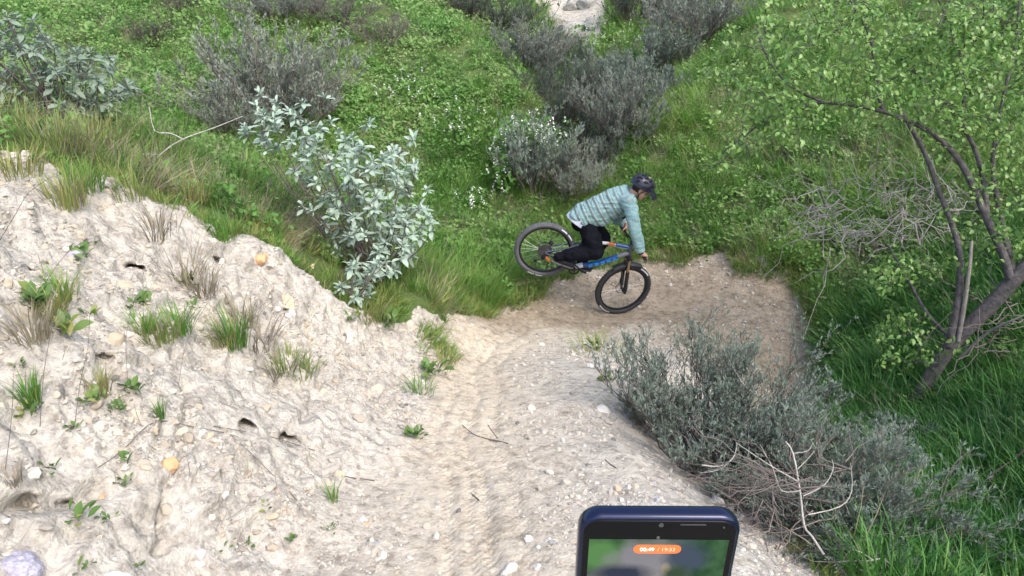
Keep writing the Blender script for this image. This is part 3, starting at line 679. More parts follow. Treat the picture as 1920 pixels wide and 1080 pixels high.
BRONZE = simple('bronze_tube', (.42, .30, .17), .3, .7); CASS = simple('cassette_steel', (.12, .12, .13), .35, .8); SPOKE = simple('spokes', (.42, .43, .45), .4, .8)
bike = thing('bicycle', 'blue and black mountain bike balanced nose down on its front wheel', 'bicycle')
bike.matrix_world = Matrix.Translation(BIKE_T - BIKE_ROT @ REAR) @ BIKE_ROT.to_4x4()
def steered(mb):
    mb.v = [tuple(bs(p)) for p in mb.v]; return mb
def make_wheel(c, fn, rear):
    tm = RUBBER_DUSTY if rear else RUBBER
    t = MB(); prof = [(.031 * math.cos(a) * (1 if math.cos(a) > 0 else .95), .030 * math.sin(a)) for a in np.linspace(-2.75, 2.75, 13)]
    t.torus(c, .337, 0, nu=72, prof=prof)
    for i in range(66):
        a = 2 * math.pi * i / 66
        for off, yy in ((0, .0), (.5, .017), (.5, -.017)):
            a2 = a + off * 2 * math.pi / 66; R_ = .3665 if yy == 0 else .3615
            M = Matrix.Rotation(-a2, 3, 'Y'); t.box(Vector(c) + Vector((R_ * math.cos(a2), yy, R_ * math.sin(a2))), (.009, .013, .015), M)
    ty = fn(t).build('tyre', tm); w = MB(); w.torus(c, .303, 0, nu=64, prof=[(-.013, -.011), (.008, -.014), (.008, .014), (-.013, .011)])
    rim = fn(w).build('rim', BLACK_METAL, bike); rim.name = 'wheel'
    ty.parent = rim
    h = MB(); h.tube([Vector(c) - Vector((0, .058, 0)), Vector(c) - Vector((0, .03, 0)), Vector(c) - Vector((0, .028, 0)), Vector(c) + Vector((0, .028, 0)), Vector(c) + Vector((0, .03, 0)), Vector(c) + Vector((0, .058, 0))], [.012, .012, .024, .024, .012, .012], 14)
    fn(h).build('hub', BLACK_METAL, rim)
    s = MB()
    for i in range(28):
        a = 2 * math.pi * i / 28; sd = .024 if i % 2 else -.024; a0 = a + (.9 if (i // 2) % 2 else -.9)
        s.tube([Vector(c) + Vector((.022 * math.cos(a0), sd, .022 * math.sin(a0))), Vector(c) + Vector((.292 * math.cos(a), sd * .1, .292 * math.sin(a)))], .0016, 4, False)
    fn(s).build('spokes', SPOKE, rim)
    d = MB(); d.torus(Vector(c) + Vector((0, .042, 0)), .088, 0, nu=36, prof=[(0, -.001), (0, .001), (-.018, .001), (-.018, -.001)])
    for i in range(6):
        a = 2 * math.pi * i / 6; d.tube([Vector(c) + Vector((.02 * math.cos(a), .042, .02 * math.sin(a))), Vector(c) + Vector((.073 * math.cos(a + .4), .042, .073 * math.sin(a + .4)))], .003, 4)
    fn(d).build('brake_disc', STEEL, rim)
                                                     # pale sidewall lettering blocks, too blurred in the photograph to read
    for a0, n_, dx in ((math.radians(-118 + (30 if rear else 0)), 2 if rear else 6, .085 if rear else .026), (math.radians(62), 2 if rear else 5, .085 if rear else .026)):
        m_ = MB()
        for k in range(n_):
            ac = a0 + k * dx / .35 * 1.25
            V = []; 
            for rr in (.343, .357):
                for j in range(5):
                    aa = ac + (j / 4 - .5) * dx / .35; V.append(Vector(c) + Vector((rr * math.cos(aa), -.0275 if rr > .35 else -.0315, rr * math.sin(aa))))
            m_.add(V, [(j, j + 1, j + 6, j + 5) for j in range(4)])
        fn(m_).build('sidewall_mark', WHITE, rim)
    return rim
ident = lambda mb: mb
make_wheel(REAR, ident, True); make_wheel(FRONT, steered, False)
def part(name, mat_, pts, rad, sides=12, parent=None, fn=ident, squash=None):
    t = MB(); t.tube(pts, rad, sides, squash=squash); return fn(t).build(name, mat_, parent or bike)
BB = Vector((.435, 0, .335)); HT = Vector((.865, 0, .925)); HB = Vector((.898, 0, .845)); ST = Vector((.325, 0, .72))
dt = part('down_tube', BLUE, [BB + Vector((.02, 0, .03)), BB.lerp(HB, .45) + Vector((.02, 0, -.02)), HB], [.028, .031, .029], 14)
dl = MB(); dd = (HB - BB).normalized(); dn_ = Vector((-dd.z, 0, dd.x))
for k in range(5):
    p = BB.lerp(HB, .30 + .11 * k) + Vector((.017, -.0295, -.016)); 
    dl.box(p, (.046, .004, .034), Matrix(((dd.x, 0, dn_.x), (0, 1, 0), (dd.z, 0, dn_.z))))
dl.build('lettering_block', CYAN, dt, smooth=False)
part('down_tube_sleeve', WHITE, [BB + Vector((.0, 0, .01)), BB.lerp(HB, .17)], [.030, .0325], 14); part('down_tube_sleeve', GREYP, [BB.lerp(HB, .80) + Vector((.006, 0, -.007)), HB + Vector((.003, 0, 0))], [.0325, .031], 14)
tt = part('top_tube', WHITE, [ST + Vector((0, 0, -.02)), ST.lerp(HT, .5) + Vector((0, 0, .0)), HT + Vector((0, 0, -.02))], [.018, .020, .022], 12)
part('blue_band', BLUE, [ST.lerp(HT, .68) + Vector((0, 0, -.004)), HT + Vector((-.01, 0, -.018))], [.0222, .0235], 12, tt)
part('orange_band', ORANGE, [ST.lerp(HT, .50) + Vector((0, 0, -.002)), ST.lerp(HT, .67) + Vector((0, 0, -.004))], [.0206, .0222], 12, tt); part('red_band', RED, [ST.lerp(HT, .05) + Vector((0, 0, -.017)), ST.lerp(HT, .22) + Vector((0, 0, -.010))], [.0190, .0198], 12, tt)
part('seat_tube', GUN, [BB, ST + Vector((-.006, 0, .02))], .018); part('head_tube', GUN, [HB + Vector((.016, 0, -.035)), HT + Vector((-.012, 0, .03))], [.03, .027], 14)
for s in (-1, 1):
    part('chainstay', GUN, [REAR + Vector((0, s * .066, 0)), REAR + Vector((.12, s * .064, -.002)), BB + Vector((-.05, s * .04, .0)), BB + Vector((0, s * .03, 0))], [.011, .014, .016, .016], 10)
    part('seatstay', GUN, [REAR + Vector((0, s * .066, .01)), REAR + Vector((.20, s * .056, .17)), ST + Vector((.0, s * .018, -.06))], [.009, .010, .011], 10)
part('bottom_bracket', BLACK, [BB - Vector((0, .045, 0)), BB + Vector((0, .045, 0))], .028, 16)
part('seatpost', BLACK, [ST + Vector((-.004, 0, .0)), ST + Vector((-.04, 0, .13))], .0145)
sd_ = MB(); sd_.sphere(ST + Vector((-.10, 0, .155)), (.085, .07, .022), 16, 8); sd_.sphere(ST + Vector((.03, 0, .155)), (.13, .028, .018), 16, 8); sd_.build('saddle', BLACK, bike)
# drivetrain, on the near side
ca = MB()
for k in range(9): ca.disc(REAR + Vector((0, -.028 - .0042 * k, 0)), .088 - .0072 * k, .0022, 30)
ca.build('cassette', CASS, bike)
ch = MB(); ch.torus(BB + Vector((0, -.052, 0)), .066, 0, nu=32, prof=[(0, -.002), (0, .002), (-.016, .002), (-.016, -.002)])
for k in range(32):
    a = 2 * math.pi * k / 32; ch.box(BB + Vector((.068 * math.cos(a), -.052, .068 * math.sin(a))), (.006, .003, .006), Matrix.Rotation(-a, 3, 'Y'))
for k in range(4):
    a = math.pi / 4 + k * math.pi / 2; ch.tube([BB + Vector((0, -.052, 0)), BB + Vector((.053 * math.cos(a), -.052, .053 * math.sin(a)))], .007, 6)
ch.build('chainring', BLACK_METAL, bike)
CR = math.radians(-12)
PED = []
for s in (-1, 1):
    dv = Vector((s * .17 * math.cos(CR), 0, s * .17 * math.sin(CR)))
    part('crank_arm', BLACK, [BB + Vector((0, s * .062, 0)), BB + dv * .5 + Vector((0, s * .07, 0)), BB + dv + Vector((0, s * .076, 0))], [.016, .012, .013], 10)
    pc = BB + dv + Vector((0, s * .135, 0)); PED.append(pc); pm = MB()
    for dx in (-.045, .045): pm.box(pc + Vector((dx, 0, 0)), (.012, .095, .016))
    for dy in (-.043, 0, .043): pm.box(pc + Vector((0, dy, 0)), (.08, .012, .014))
    pm.tube([pc - Vector((0, .06, 0)), pc + Vector((0, .05, 0))], .008, 8)
    for dx in (-.045, .045):
        for dy in (-.04, -.013, .013, .04): pm.box(pc + Vector((dx, dy, .0105)), (.003, .003, .006))
    pm.build('pedal', BLACK, bike)
cn = MB(); up_ = [REAR + Vector((0, -.05, .045)), BB + Vector((0, -.052, .067))]; cn.tube(up_, .004, 5)
dr = REAR + Vector((.02, -.055, -.085)); d2 = dr + Vector((-.06, 0, -.075))
cn.tube([BB + Vector((0, -.052, -.067)), d2 + Vector((.01, 0, -.012))], .004, 5); cn.tube([d2 + Vector((-.012, 0, 0)), dr + Vector((-.014, 0, .0)), REAR + Vector((.03, -.045, -.03))], .004, 5); cn.build('chain', CASS, bike)
dm = MB(); dm.tube([REAR + Vector((.0, -.064, -.01)), REAR + Vector((.03, -.075, -.045)), dr], [.012, .015, .012], 8); dm.tube([dr + Vector((0, -.006, 0)), d2 + Vector((0, -.006, 0))], [.012, .009], 6, squash=.4); dm.disc(dr, .022, .008, 14); dm.disc(d2, .022, .008, 14)
de = dm.build('derailleur', BLACK, bike); om = MB(); om.box(REAR + Vector((.075, -.075, -.055)), (.085, .012, .03), Matrix.Rotation(.35, 3, 'Y')); om.build('orange_link', ORANGE, de, bevel=.003)
rc = MB(); rc.box(REAR + Vector((.03, .05, .10)), (.055, .035, .045)); rc.build('brake_caliper', BLACK, bike, bevel=.006)
# fork and cockpit, turned to the bicycle's left
cp_ = STEER_P + STEER_AX * .47; fo = MB()
for s in (-1, 1):
    a = FRONT + Vector((0, s * .062, 0)); bp_ = STEER_P + STEER_AX * .30 + Vector((.0, s * .062, 0)) + Vector((.012, 0, .006))
    fo.tube([a - STEER_AX * .02, a + Vector((-.015, 0, .03)), a.lerp(bp_, .35), bp_], [.016, .024, .023, .024], 12)
fo.tube([STEER_P + STEER_AX * .30 + Vector((.02, -.062, 0)), STEER_P + STEER_AX * .40 + Vector((.03, -.055, .0)), STEER_P + STEER_AX * .40 + Vector((.03, .055, .0)), STEER_P + STEER_AX * .30 + Vector((.02, .062, 0))], .011, 8)
fk = steered(fo).build('fork', BLACK, bike)
for s in (-1, 1):
    bp_ = STEER_P + STEER_AX * .29 + Vector((.012, s * .062, .006)); part('stanchion', BRONZE, [bp_, cp_ + Vector((.0, s * .062, 0)) + Vector((.004, 0, 0))], .0175, 12, fk, steered)
cw = MB(); cw.tube([cp_ + Vector((0, -.078, -.0)), cp_ + Vector((-.004, 0, .012)), cp_ + Vector((0, .078, -.0))], [.026, .034, .026], 12); cw.tube([cp_, cp_ + STEER_AX * .30], .0165, 12); steered(cw).build('fork_crown', BLACK, fk)
fc = MB(); fc.box(FRONT + Vector((-.055, .055, .075)), (.04, .03, .07), Matrix.Rotation(-.5, 3, 'Y')); steered(fc).build('brake_caliper', BLACK, bike, bevel=.006)
mg = MB(); V = []; A_ = np.linspace(math.radians(88), math.radians(146), 12)
for th in (.0, .004):
    for a in A_:
        for yy, dz in ((-.045, -.022), (-.03, -.004), (0, .003), (.03, -.004), (.045, -.022)):
            wv = 1 if a < 1.9 else 1.05; R_ = .392 + dz + th; V.append(FRONT + Vector((R_ * math.cos(a), yy * wv, R_ * math.sin(a))))
na_ = len(A_); Fm = []
for i in range(na_ - 1):
    for j in range(4):
        a = i * 5 + j; Fm += [(a, a + 1, a + 6, a + 5), tuple(x + na_ * 5 for x in (a, a + 5, a + 6, a + 1))]
mg.add(V, Fm); steered(mg).build('mudguard', BLACK, bike)
part('stem', BLACK, [STEER_P + STEER_AX * .70, STEER_P + STEER_AX * .70 + Vector((.03, 0, .005)), Vector((.885, 0, .985))], [.022, .018, .021], 12, None, steered)
BAR = [Vector((.858, -.385, .984)), Vector((.868, -.25, .99)), Vector((.884, -.08, .985)), Vector((.886, 0, .985)), Vector((.884, .08, .985)), Vector((.868, .25, .99)), Vector((.858, .385, .984))]
hb = part('handlebar', BLACK, BAR, [.011, .011, .014, .0158, .014, .011, .011], 12, None, steered)
GRIP = {}
for s in (-1, 1):
    g0, g1 = Vector((.858, s * .387, .984)), Vector((.8665, s * .262, .9895)); GRIP[s] = (bw(bs(g0)), bw(bs(g1)))
    part('grip', RUBBER, [g0, g1], .0165, 14, hb, steered)
    part('brake_lever', BLACK_METAL, [Vector((.872, s * .225, .982)), Vector((.915, s * .22, .955)), Vector((.925, s * .27, .94)), Vector((.915, s * .335, .935))], [.011, .010, .006, .005], 8, hb, steered)
cb = MB()
for s in (-1, 1): cb.tube([Vector((.89, s * .22, .98)), Vector((1.0, s * .16, 1.0)), Vector((.99, s * .05, .93)), Vector((.93, 0, .84))], .0028, 6)
steered(cb).build('brake_cable', BLACK, hb)
# ------------------------------------------------------------------ the rider
def fuse(name, bones, voxel, smooth=6, extra=()):
    """spheres strung along tapered bones, fused into one closed skin"""
    m_ = MB()
    for p0, r0, p1, r1 in bones:
        p0, p1 = Vector(p0), Vector(p1); L = (p1 - p0).length; n_ = max(2, int(L / (.28 * min(r0, r1))) + 1)
        for i in range(n_ + 1):
            t = i / n_; m_.sphere(p0.lerp(p1, t), r0 + (r1 - r0) * t, 14, 9)
    for c, r, M in extra: m_.sphere(c, r, 20, 14, M)
    o = m_.build(name + '_raw', None, smooth=False)
    md = o.modifiers.new('remesh', 'REMESH'); md.mode = 'VOXEL'; md.voxel_size = voxel
    ms = o.modifiers.new('smooth', 'SMOOTH'); ms.iterations = smooth; ms.factor = .5
    dg = bpy.context.evaluated_depsgraph_get(); me = bpy.data.meshes.new_from_object(o.evaluated_get(dg)); bpy.data.objects.remove(o)
    me.name = name; me.polygons.foreach_set('use_smooth', [True] * len(me.polygons)); return me
def cut(me, co, no, fill=True, within=None):
    bm = bmesh.new(); bm.from_mesh(me); geom = bm.verts[:] + bm.edges[:] + bm.faces[:]
    if within:
        fc_ = [f for f in bm.faces if (f.calc_center_median() - co).length < within]; geom = list({e for f in fc_ for e in (*f.verts, *f.edges)}) + fc_
    r = bmesh.ops.bisect_plane(bm, geom=geom, plane_co=co, plane_no=no, clear_outer=True)
    if fill:
        e = [x for x in r['geom_cut'] if isinstance(x, bmesh.types.BMEdge)]
        try: bmesh.ops.holes_fill(bm, edges=e)
        except Exception: pass
    bm.to_mesh(me); bm.free()
def me_np(me):
    V = np.empty(len(me.vertices) * 3, np.float32); me.vertices.foreach_get('co', V); return V.reshape(-1, 3).astype(float)
def me_set(me, V): me.vertices.foreach_set('co', np.ascontiguousarray(V, np.float32).ravel()); me.update()
DZ = BIKE_T.z + 3.14456
def J(px, py, y): p = at_y(px, py, y); return Vector(p) + Vector((0, 0, DZ))
SKIN = simple('skin', (.50, .29, .21), .55, var=.1, vscale=40); CLOTH_BLACK = simple('black_trousers', (.006, .0065, .011), .85, spec=.12, var=.3, vscale=9, bump=.4, bscale=25)
m, n, l, b = mat('striped_knit'); at_ = n.new('ShaderNodeAttribute'); at_.attribute_name = 'shade'; rp = n.new('ShaderNodeValToRGB')
for i_, (p_, c_) in enumerate([(0, (.225, .385, .395)), (.35, (.29, .42, .42)), (.6, (.19, .245, .25)), (1, (.13, .16, .165))]):
    if i_ > 1: rp.color_ramp.elements.new(p_)
    e_ = rp.color_ramp.elements[i_]; e_.position = p_; e_.color = (*c_, 1)
l.new(at_.outputs['Fac'], rp.inputs[0]); b.inputs['Roughness'].default_value = .9; b.inputs['Specular IOR Level'].default_value = .15
tc_ = n.new('ShaderNodeTexCoord'); nz_ = n.new('ShaderNodeTexNoise'); nz_.inputs['Scale'].default_value = 160; nz_.inputs['Detail'].default_value = 3; l.new(tc_.outputs['Object'], nz_.inputs[0])
mx_ = n.new('ShaderNodeMix'); mx_.data_type = 'RGBA'; mx_.blend_type = 'MULTIPLY'; mx_.inputs[0].default_value = .5; l.new(rp.outputs[0], mx_.inputs[6]); l.new(nz_.outputs[0], mx_.inputs[7])
sc_ = n.new('ShaderNodeVectorMath'); sc_.operation = 'SCALE'; sc_.inputs['Scale'].default_value = 1.3; l.new(mx_.outputs[2], sc_.inputs[0]); l.new(sc_.outputs[0], b.inputs['Base Color'])
KNIT = m
hemcol = simple('pale_hem', (.55, .58, .68), .85); SHOE = simple('dark_shoe', (.02, .02, .025), .6); SOLE = simple('shoe_sole', (.16, .16, .17), .7); HAIR = simple('dark_hair', (.02, .014, .01), .7)
HELMET = simple('dark_helmet', (.017, .018, .034), .32, spec=.5, coat=.25); VENT = simple('helmet_vent', (.006, .006, .007), .7)
person = thing('person', 'rider in striped teal jumper and black trousers leaning over the handlebar', 'person', J(1097, 402, 7.88))
ORG = person.location.copy()
pelvis, waist, chest, upper = J(1098, 404, 7.88), J(1118, 391, 7.87), J(1146, 379, 7.86), J(1169, 368, 7.86)
neck0, headc = J(1181, 361, 7.84), J(1203, 350, 7.80)
sh = {-1: J(1180, 375, 7.68), 1: J(1172, 379, 8.05)}
el = {-1: J(1191, 428, 7.55), 1: J(1158, 409, 8.36)}
gm = {s: GRIP[s][0].lerp(GRIP[s][1], .5) for s in (-1, 1)}
wr = {}; hand_ax = {}
for s in (-1, 1):
    g = gm[s]; a = (GRIP[s][0] - GRIP[s][1]).normalized(); u = (el[s] - g); u = (u - a * u.dot(a)).normalized(); w_ = a.cross(u) * (1 if s == 1 else -1)
    if w_.x < 0: w_ = -w_
    wr[s] = g + u * .075 - w_ * .022; hand_ax[s] = (g, a, u, w_)
hip = {-1: J(1099, 414, 7.815), 1: J(1102, 412, 7.97)}
pedw = {-1: bw(PED[0]), 1: bw(PED[1])}
knee = {-1: J(1117, 468, 7.69), 1: J(1131, 446, 8.03)}
fx = BIKE_ROT @ Vector((1, 0, 0)); fz = BIKE_ROT @ Vector((0, 0, 1))
ft_dir = {-1: (fx * .93 + fz * .12).normalized(), 1: (fx * .95 + fz * .22).normalized()}
ank = {s: pedw[s] - ft_dir[s] * .085 + fz * .115 for s in (-1, 1)}
# body
bn = [(pelvis, .115, waist, .105), (waist, .105, chest, .125), (chest, .125, upper, .11), (upper, .09, neck0, .062), (neck0, .056, headc, .055)]
ex = []
for s in (-1, 1):
    bn += [(upper, .09, sh[s], .058), (sh[s], .054, el[s], .040), (el[s], .040, wr[s], .026), (pelvis, .10, hip[s], .092), (hip[s], .090, knee[s], .058), (knee[s], .056, ank[s], .036), (ank[s], .036, ank[s] - fz * .05 - ft_dir[s] * .02, .034),
           (ank[s] - fz * .06 - ft_dir[s] * .03, .03, ank[s] - fz * .07 + ft_dir[s] * .15, .026)]
    g, a, u, w_ = hand_ax[s]
    bn += [(wr[s], .025, g + u * .045 - w_ * .004 + a * .022, .019), (wr[s], .025, g + u * .045 - w_ * .004 - a * .022, .018), (g + u * .04 + a * .03, .017, g + u * .04 - a * .03, .016)]
    for k, (off, ln) in enumerate(((.036, .88), (.012, 1.0), (-.012, .98), (-.034, .85))):
        k0 = g + a * off + u * .036 + w_ * .010; k1 = g + a * off + u * .018 + w_ * .034 * ln + a * .0; k2 = g + a * off - u * .014 + w_ * .030 * ln; k3 = g + a * off - u * .030 * ln + w_ * .006
        bn += [(k0, .0112, k1, .0100), (k1, .0100, k2, .0092), (k2, .0092, k3, .0080)]
    t0 = g - a * .034 + u * .032 - w_ * .016; bn += [(t0, .013, g - a * .046 - u * .004 - w_ * .024, .0105), (g - a * .046 - u * .004 - w_ * .024, .0105, g - a * .040 - u * .027 - w_ * .006, .009)]
hf = Vector((.80, -.16, -.58)).normalized(); hu = Vector((.55, -.10, .83)); hu = (hu - hf * hu.dot(hf)).normalized(); hy = hu.cross(hf)
HM = Matrix((hf, hy, hu)).transposed()
def hp(x, y, z): return headc + HM @ Vector((x, y, z))
ex += [(hp(-.01, 0, .025), (.098, .076, .092), HM), (hp(.03, 0, -.055), (.062, .058, .062), HM), (hp(.052, 0, -.09), (.036, .036, .03), HM), (hp(.088, 0, -.026), (.016, .013, .024), HM), (hp(.10, 0, -.038), (.013, .014, .012), HM),
       (hp(.082, 0, -.068), (.012, .024, .008), HM), (hp(.080, 0, -.079), (.012, .022, .008), HM), (hp(.072, 0, .015), (.024, .055, .013), HM)]
for s in (-1, 1): ex += [(hp(-.005, s * .077, -.018), (.018, .008, .030), HM), (hp(.055, s * .035, -.045), (.03, .02, .025), HM)]
bm_ = fuse('person', bn, .0055, 4, ex); bm_.transform(Matrix.Translation(-ORG)); bm_.materials.append(SKIN)
body = link('body', bm_, person)
def pchild(name, me, material, parent=None):
    me.transform(Matrix.Translation(-ORG)); me.materials.clear(); me.materials.append(material); return link(name, me, parent or person)
EYE = simple('eye', (.10, .08, .07), .2)
for s in (-1, 1):
    eye = MB(); eye.sphere(hp(.078, s * .031, -.006) - ORG, .0115, 10, 8); eye.build('eye', EYE, person)
hr = fuse('hair', [], .006, 4, [(hp(-.028, 0, .012), (.090, .081, .085), HM), (hp(-.06, 0, -.035), (.045, .06, .035), HM)]); pchild('hair', hr, HAIR)
# jumper
def torso_axis(): return [pelvis + (pelvis - waist) * .12, pelvis, waist, chest, upper, neck0]
tb = [(pelvis + (pelvis - waist) * .55, .168, pelvis, .178), (pelvis, .178, waist, .168), (waist, .162, chest, .160), (chest, .160, upper, .138), (upper, .125, neck0 - (neck0 - upper) * .25, .078)]
belly = [(waist + Vector((.03, -.02, -.075)), .12, chest + Vector((.04, 0, -.05)), .115)]
sl = []
for s in (-1, 1): sl += [(upper, .115, sh[s], .085), (sh[s], .086, sh[s].lerp(el[s], .35), .083), (sh[s].lerp(el[s], .35), .083, el[s], .068), (el[s], .067, el[s].lerp(wr[s], .5), .060), (el[s].lerp(wr[s], .5), .060, wr[s] + (wr[s] - el[s]) * .2, .046)]
jm = fuse('jumper', tb + belly + sl, .0085, 8)
hem_c = pelvis + (waist - pelvis) * .02; hem_n = (pelvis - waist).normalized()
hem_n = Vector((-.55, 0, -.85)).normalized(); hem_c = J(1099, 419, 7.80)
for s in (-1, 1): cut(jm, wr[s] + (el[s] - wr[s]).normalized() * .012, (wr[s] - el[s]).normalized(), True, .13)
cut(jm, hem_c, hem_n)
def stripe_fields(V):
    def along(pl):
        d = np.full(len(V), 1e9); t = np.zeros(len(V)); acc = 0
        for a, b_ in zip(pl[:-1], pl[1:]):
            a, b_ = np.array(a), np.array(b_); L = np.linalg.norm(b_ - a); k = np.clip(((V - a) @ (b_ - a)) / L ** 2, 0, 1); e = np.linalg.norm(V - a - k[:, None] * (b_ - a), axis=1)
            m2 = e < d; d = np.where(m2, e, d); t = np.where(m2, acc + k * L, t); acc += L
        return d, t
    dT, tT = along(torso_axis()); dA, tA = along([sh[-1], el[-1], wr[-1]]); dB, tB = along([sh[1], el[1], wr[1]])
    return dT, tT, dA, tA, dB, tB
V = me_np(jm); dT, tT, dA, tA, dB, tB = stripe_fields(V)
arm = (np.minimum(dA, dB) + .045 < dT); ta = np.where(dA < dB, tA, tB)
ax0 = np.array((neck0 - pelvis).normalized()); tlin = (V - np.array(pelvis)) @ ax0 + fbm(V, .2, 2, 3) * .006
def pat(t, per): 
    q = (t / per) % 1.0; return np.maximum(np.exp(-((q - .30) / .19) ** 4), np.exp(-((q - .74) / .08) ** 4) * .8)
shade = np.where(arm, pat(ta + .02, .075) * .55, pat(tlin, .082) * (1 - .0 * tlin))
shade = np.clip(shade * np.where(tlin > .40, .75, 1) + fbm(V, .02, 2, 5) * .16 + fbm(V, .12, 2, 6) * .08, 0, 1)
fold = fbm(V * np.array([1.0, 1.0, .6]), .11, 3, 15) * .020 + fbm(V * np.array([1, .6, 1.2]), .06, 2, 16, ridge=True) * .011
NV = np.empty(len(V) * 3, np.float32); jm.vertices.foreach_get('normal', NV); V2 = V + NV.reshape(-1, 3) * fold[:, None]; me_set(jm, V2)
a_ = jm.attributes.new('shade', 'FLOAT', 'POINT'); a_.data.foreach_set('value', shade.astype(np.float32)); pchild('jumper', jm, KNIT)
# the pale shirt tail showing below the jumper
hm = fuse('shirt_tail', [(pelvis + (pelvis - waist) * .75, .164, pelvis, .170), (pelvis, .170, waist, .157)], .010, 6)
cut(hm, hem_c + hem_n * .035 + Vector((-.02, 0, 0)), hem_n); cut(hm, hem_c - hem_n * .06, -hem_n); pchild('shirt_tail', hm, hemcol)
# trousers
tr = []
for s in (-1, 1):
    hem = knee[s].lerp(ank[s], .97); mid = hip[s].lerp(knee[s], .5)
    tr += [(pelvis + (pelvis - waist) * .10, .135, hip[s], .100), (hip[s], .102, mid, .106), (mid, .112, knee[s], .096), (knee[s], .094, knee[s].lerp(ank[s], .5), .085), (knee[s].lerp(ank[s], .5), .085, hem, .062), (hem, .062, hem + (ank[s] - knee[s]).normalized() * .06, .060)]
tr += [(pelvis, .13, pelvis.lerp(waist, .5), .10), (pelvis + Vector((-.045, 0, -.05)), .125, pelvis + Vector((-.03, 0, -.02)), .125)]
tm_ = fuse('trousers', tr, .0095, 6)
for s in (-1, 1): cut(tm_, ank[s] + (ank[s] - knee[s]).normalized() * .018, (ank[s] - knee[s]).normalized()) if s == -9 else None
V = me_np(tm_); NV = np.empty(len(V) * 3, np.float32); tm_.vertices.foreach_get('normal', NV); me_set(tm_, V + NV.reshape(-1, 3) * (fbm(V, .14, 3, 25) * .018 + fbm(V, .07, 2, 26, ridge=True) * .013)[:, None]); pchild('trousers', tm_, CLOTH_BLACK)
for s in (-1, 1):
    d = ft_dir[s]; A0 = ank[s] - fz * .062; sd2 = fz.cross(d).normalized()
    sm = fuse('shoe', [(A0 - d * .05 + fz * .005, .042, A0 + d * .06, .043), (A0 + d * .06, .043, A0 + d * .165 - fz * .010, .031), (A0 - d * .03, .042, A0 - d * .02 + fz * .055, .046)], .006, 5); so = pchild('shoe', sm, SHOE)
    q = MB(); out = []
    for k in range(20):
        a = 2 * math.pi * k / 20; x = math.cos(a); y = math.sin(a); wd = .042 if x < .2 else .042 - .01 * x; out.append(A0 + d * (.055 + .145 * x) + sd2 * wd * y - fz * .040 - ORG)
    V = out + [p - fz * .018 for p in out]; q.add(V, [tuple(range(20)), tuple(range(20, 40))[::-1]] + [(k, (k + 1) % 20, 20 + (k + 1) % 20, 20 + k) for k in range(20)]); q.build('sole', SOLE, so, bevel=.004)
wb = MB(); dv = (wr[-1] - el[-1]).normalized(); wb.tube([wr[-1] - dv * .010 - ORG, wr[-1] + dv * .018 - ORG], .033, 16); wb.build('wristband', BLACK, person)
# helmet: shell with sunken vents, a peak and straps
bm = bmesh.new(); U_, V_ = 24, 11; grid = []
for i in range(V_ + 1):
    th = math.radians(4 + 92 * i / V_); row = []
    for k in range(U_):
        ph = 2 * math.pi * k / U_; x, y, z = math.sin(th) * math.cos(ph), math.sin(th) * math.sin(ph), math.cos(th)
        drop = (-.035 * max(0, -x) - .012 * abs(y)) * (th / 1.6) ** 3
        row.append(bm.verts.new(hp(-.012 + .142 * x * (1.06 if x < 0 else .98), .112 * y, .045 + .103 * z + drop) - ORG))
    grid.append(row)
fs = {}
for i in range(V_):
    for k in range(U_): fs[(i, k)] = bm.faces.new((grid[i][k], grid[i][(k + 1) % U_], grid[i + 1][(k + 1) % U_], grid[i + 1][k]))
bm.faces.new(grid[0][::-1])
bm.normal_update(); groups = []
for (i0, i1), ks in (((2, 4), (1, 4, 7, 10, 13, 16, 19, 22)), ((5, 7), (2, 5, 8, 11, 14, 17, 20, 23)), ((7, 9), (3, 9, 12, 15, 21))):
    for k in ks: groups.append([fs[(i, (k + j) % U_)] for i in range(i0, i1) for j in (0,)] + ([fs[(i0, (k + 1) % U_)]] if i0 < 7 else []))
for gr in groups:
    r = bmesh.ops.inset_region(bm, faces=gr, thickness=.006, depth=-.016, use_even_offset=True)
    for f_ in gr: f_.material_index = 1
bmesh.ops.recalc_face_normals(bm, faces=bm.faces); hme = bpy.data.meshes.new('helmet'); bm.to_mesh(hme); bm.free()
hme.materials.append(HELMET); hme.materials.append(VENT); hme.polygons.foreach_set('use_smooth', [True] * len(hme.polygons)); hme.set_sharp_from_angle(angle=math.radians(38)); helm = link('helmet', hme, person)
vz = MB(); V = []
for th in (0, .005):
    for i in range(7):
        for k in range(9):
            t = i / 6; a = (k / 8 - .5) * 2; x = .085 + .125 * t - .045 * a * a * (1 - .35 * t); y = a * (.095 - .018 * t); z = .088 - .040 * t - .035 * a * a - .018 * t * t - th; V.append(hp(x, y, z) - ORG)
Fz = []
for i in range(6):
    for k in range(8):
        a = i * 9 + k; Fz += [(a, a + 1, a + 10, a + 9), (a + 63, a + 72, a + 73, a + 64)]
for i in range(6): Fz += [(i * 9, (i + 1) * 9, (i + 1) * 9 + 63, i * 9 + 63), (i * 9 + 8, i * 9 + 71, (i + 1) * 9 + 71, (i + 1) * 9 + 8)]
for k in range(8): Fz += [(54 + k, 55 + k, 118 + k, 117 + k), (k, k + 63, k + 64, k + 1)]
vz.add(V, Fz); vz.build('visor', HELMET, helm)
stp = MB()
for s in (-1, 1):
    for x0 in (.05, -.06): stp.tube([hp(x0, s * .082, .03) - ORG, hp(-.002 + x0 * .2, s * .084, -.035) - ORG, hp(.03, s * .055, -.105) - ORG], .005, 6)
stp.tube([hp(.03, -.055, -.105) - ORG, hp(.045, 0, -.122) - ORG, hp(.03, .055, -.105) - ORG], .005, 6); stp.build('chin_strap', BLACK, helm)
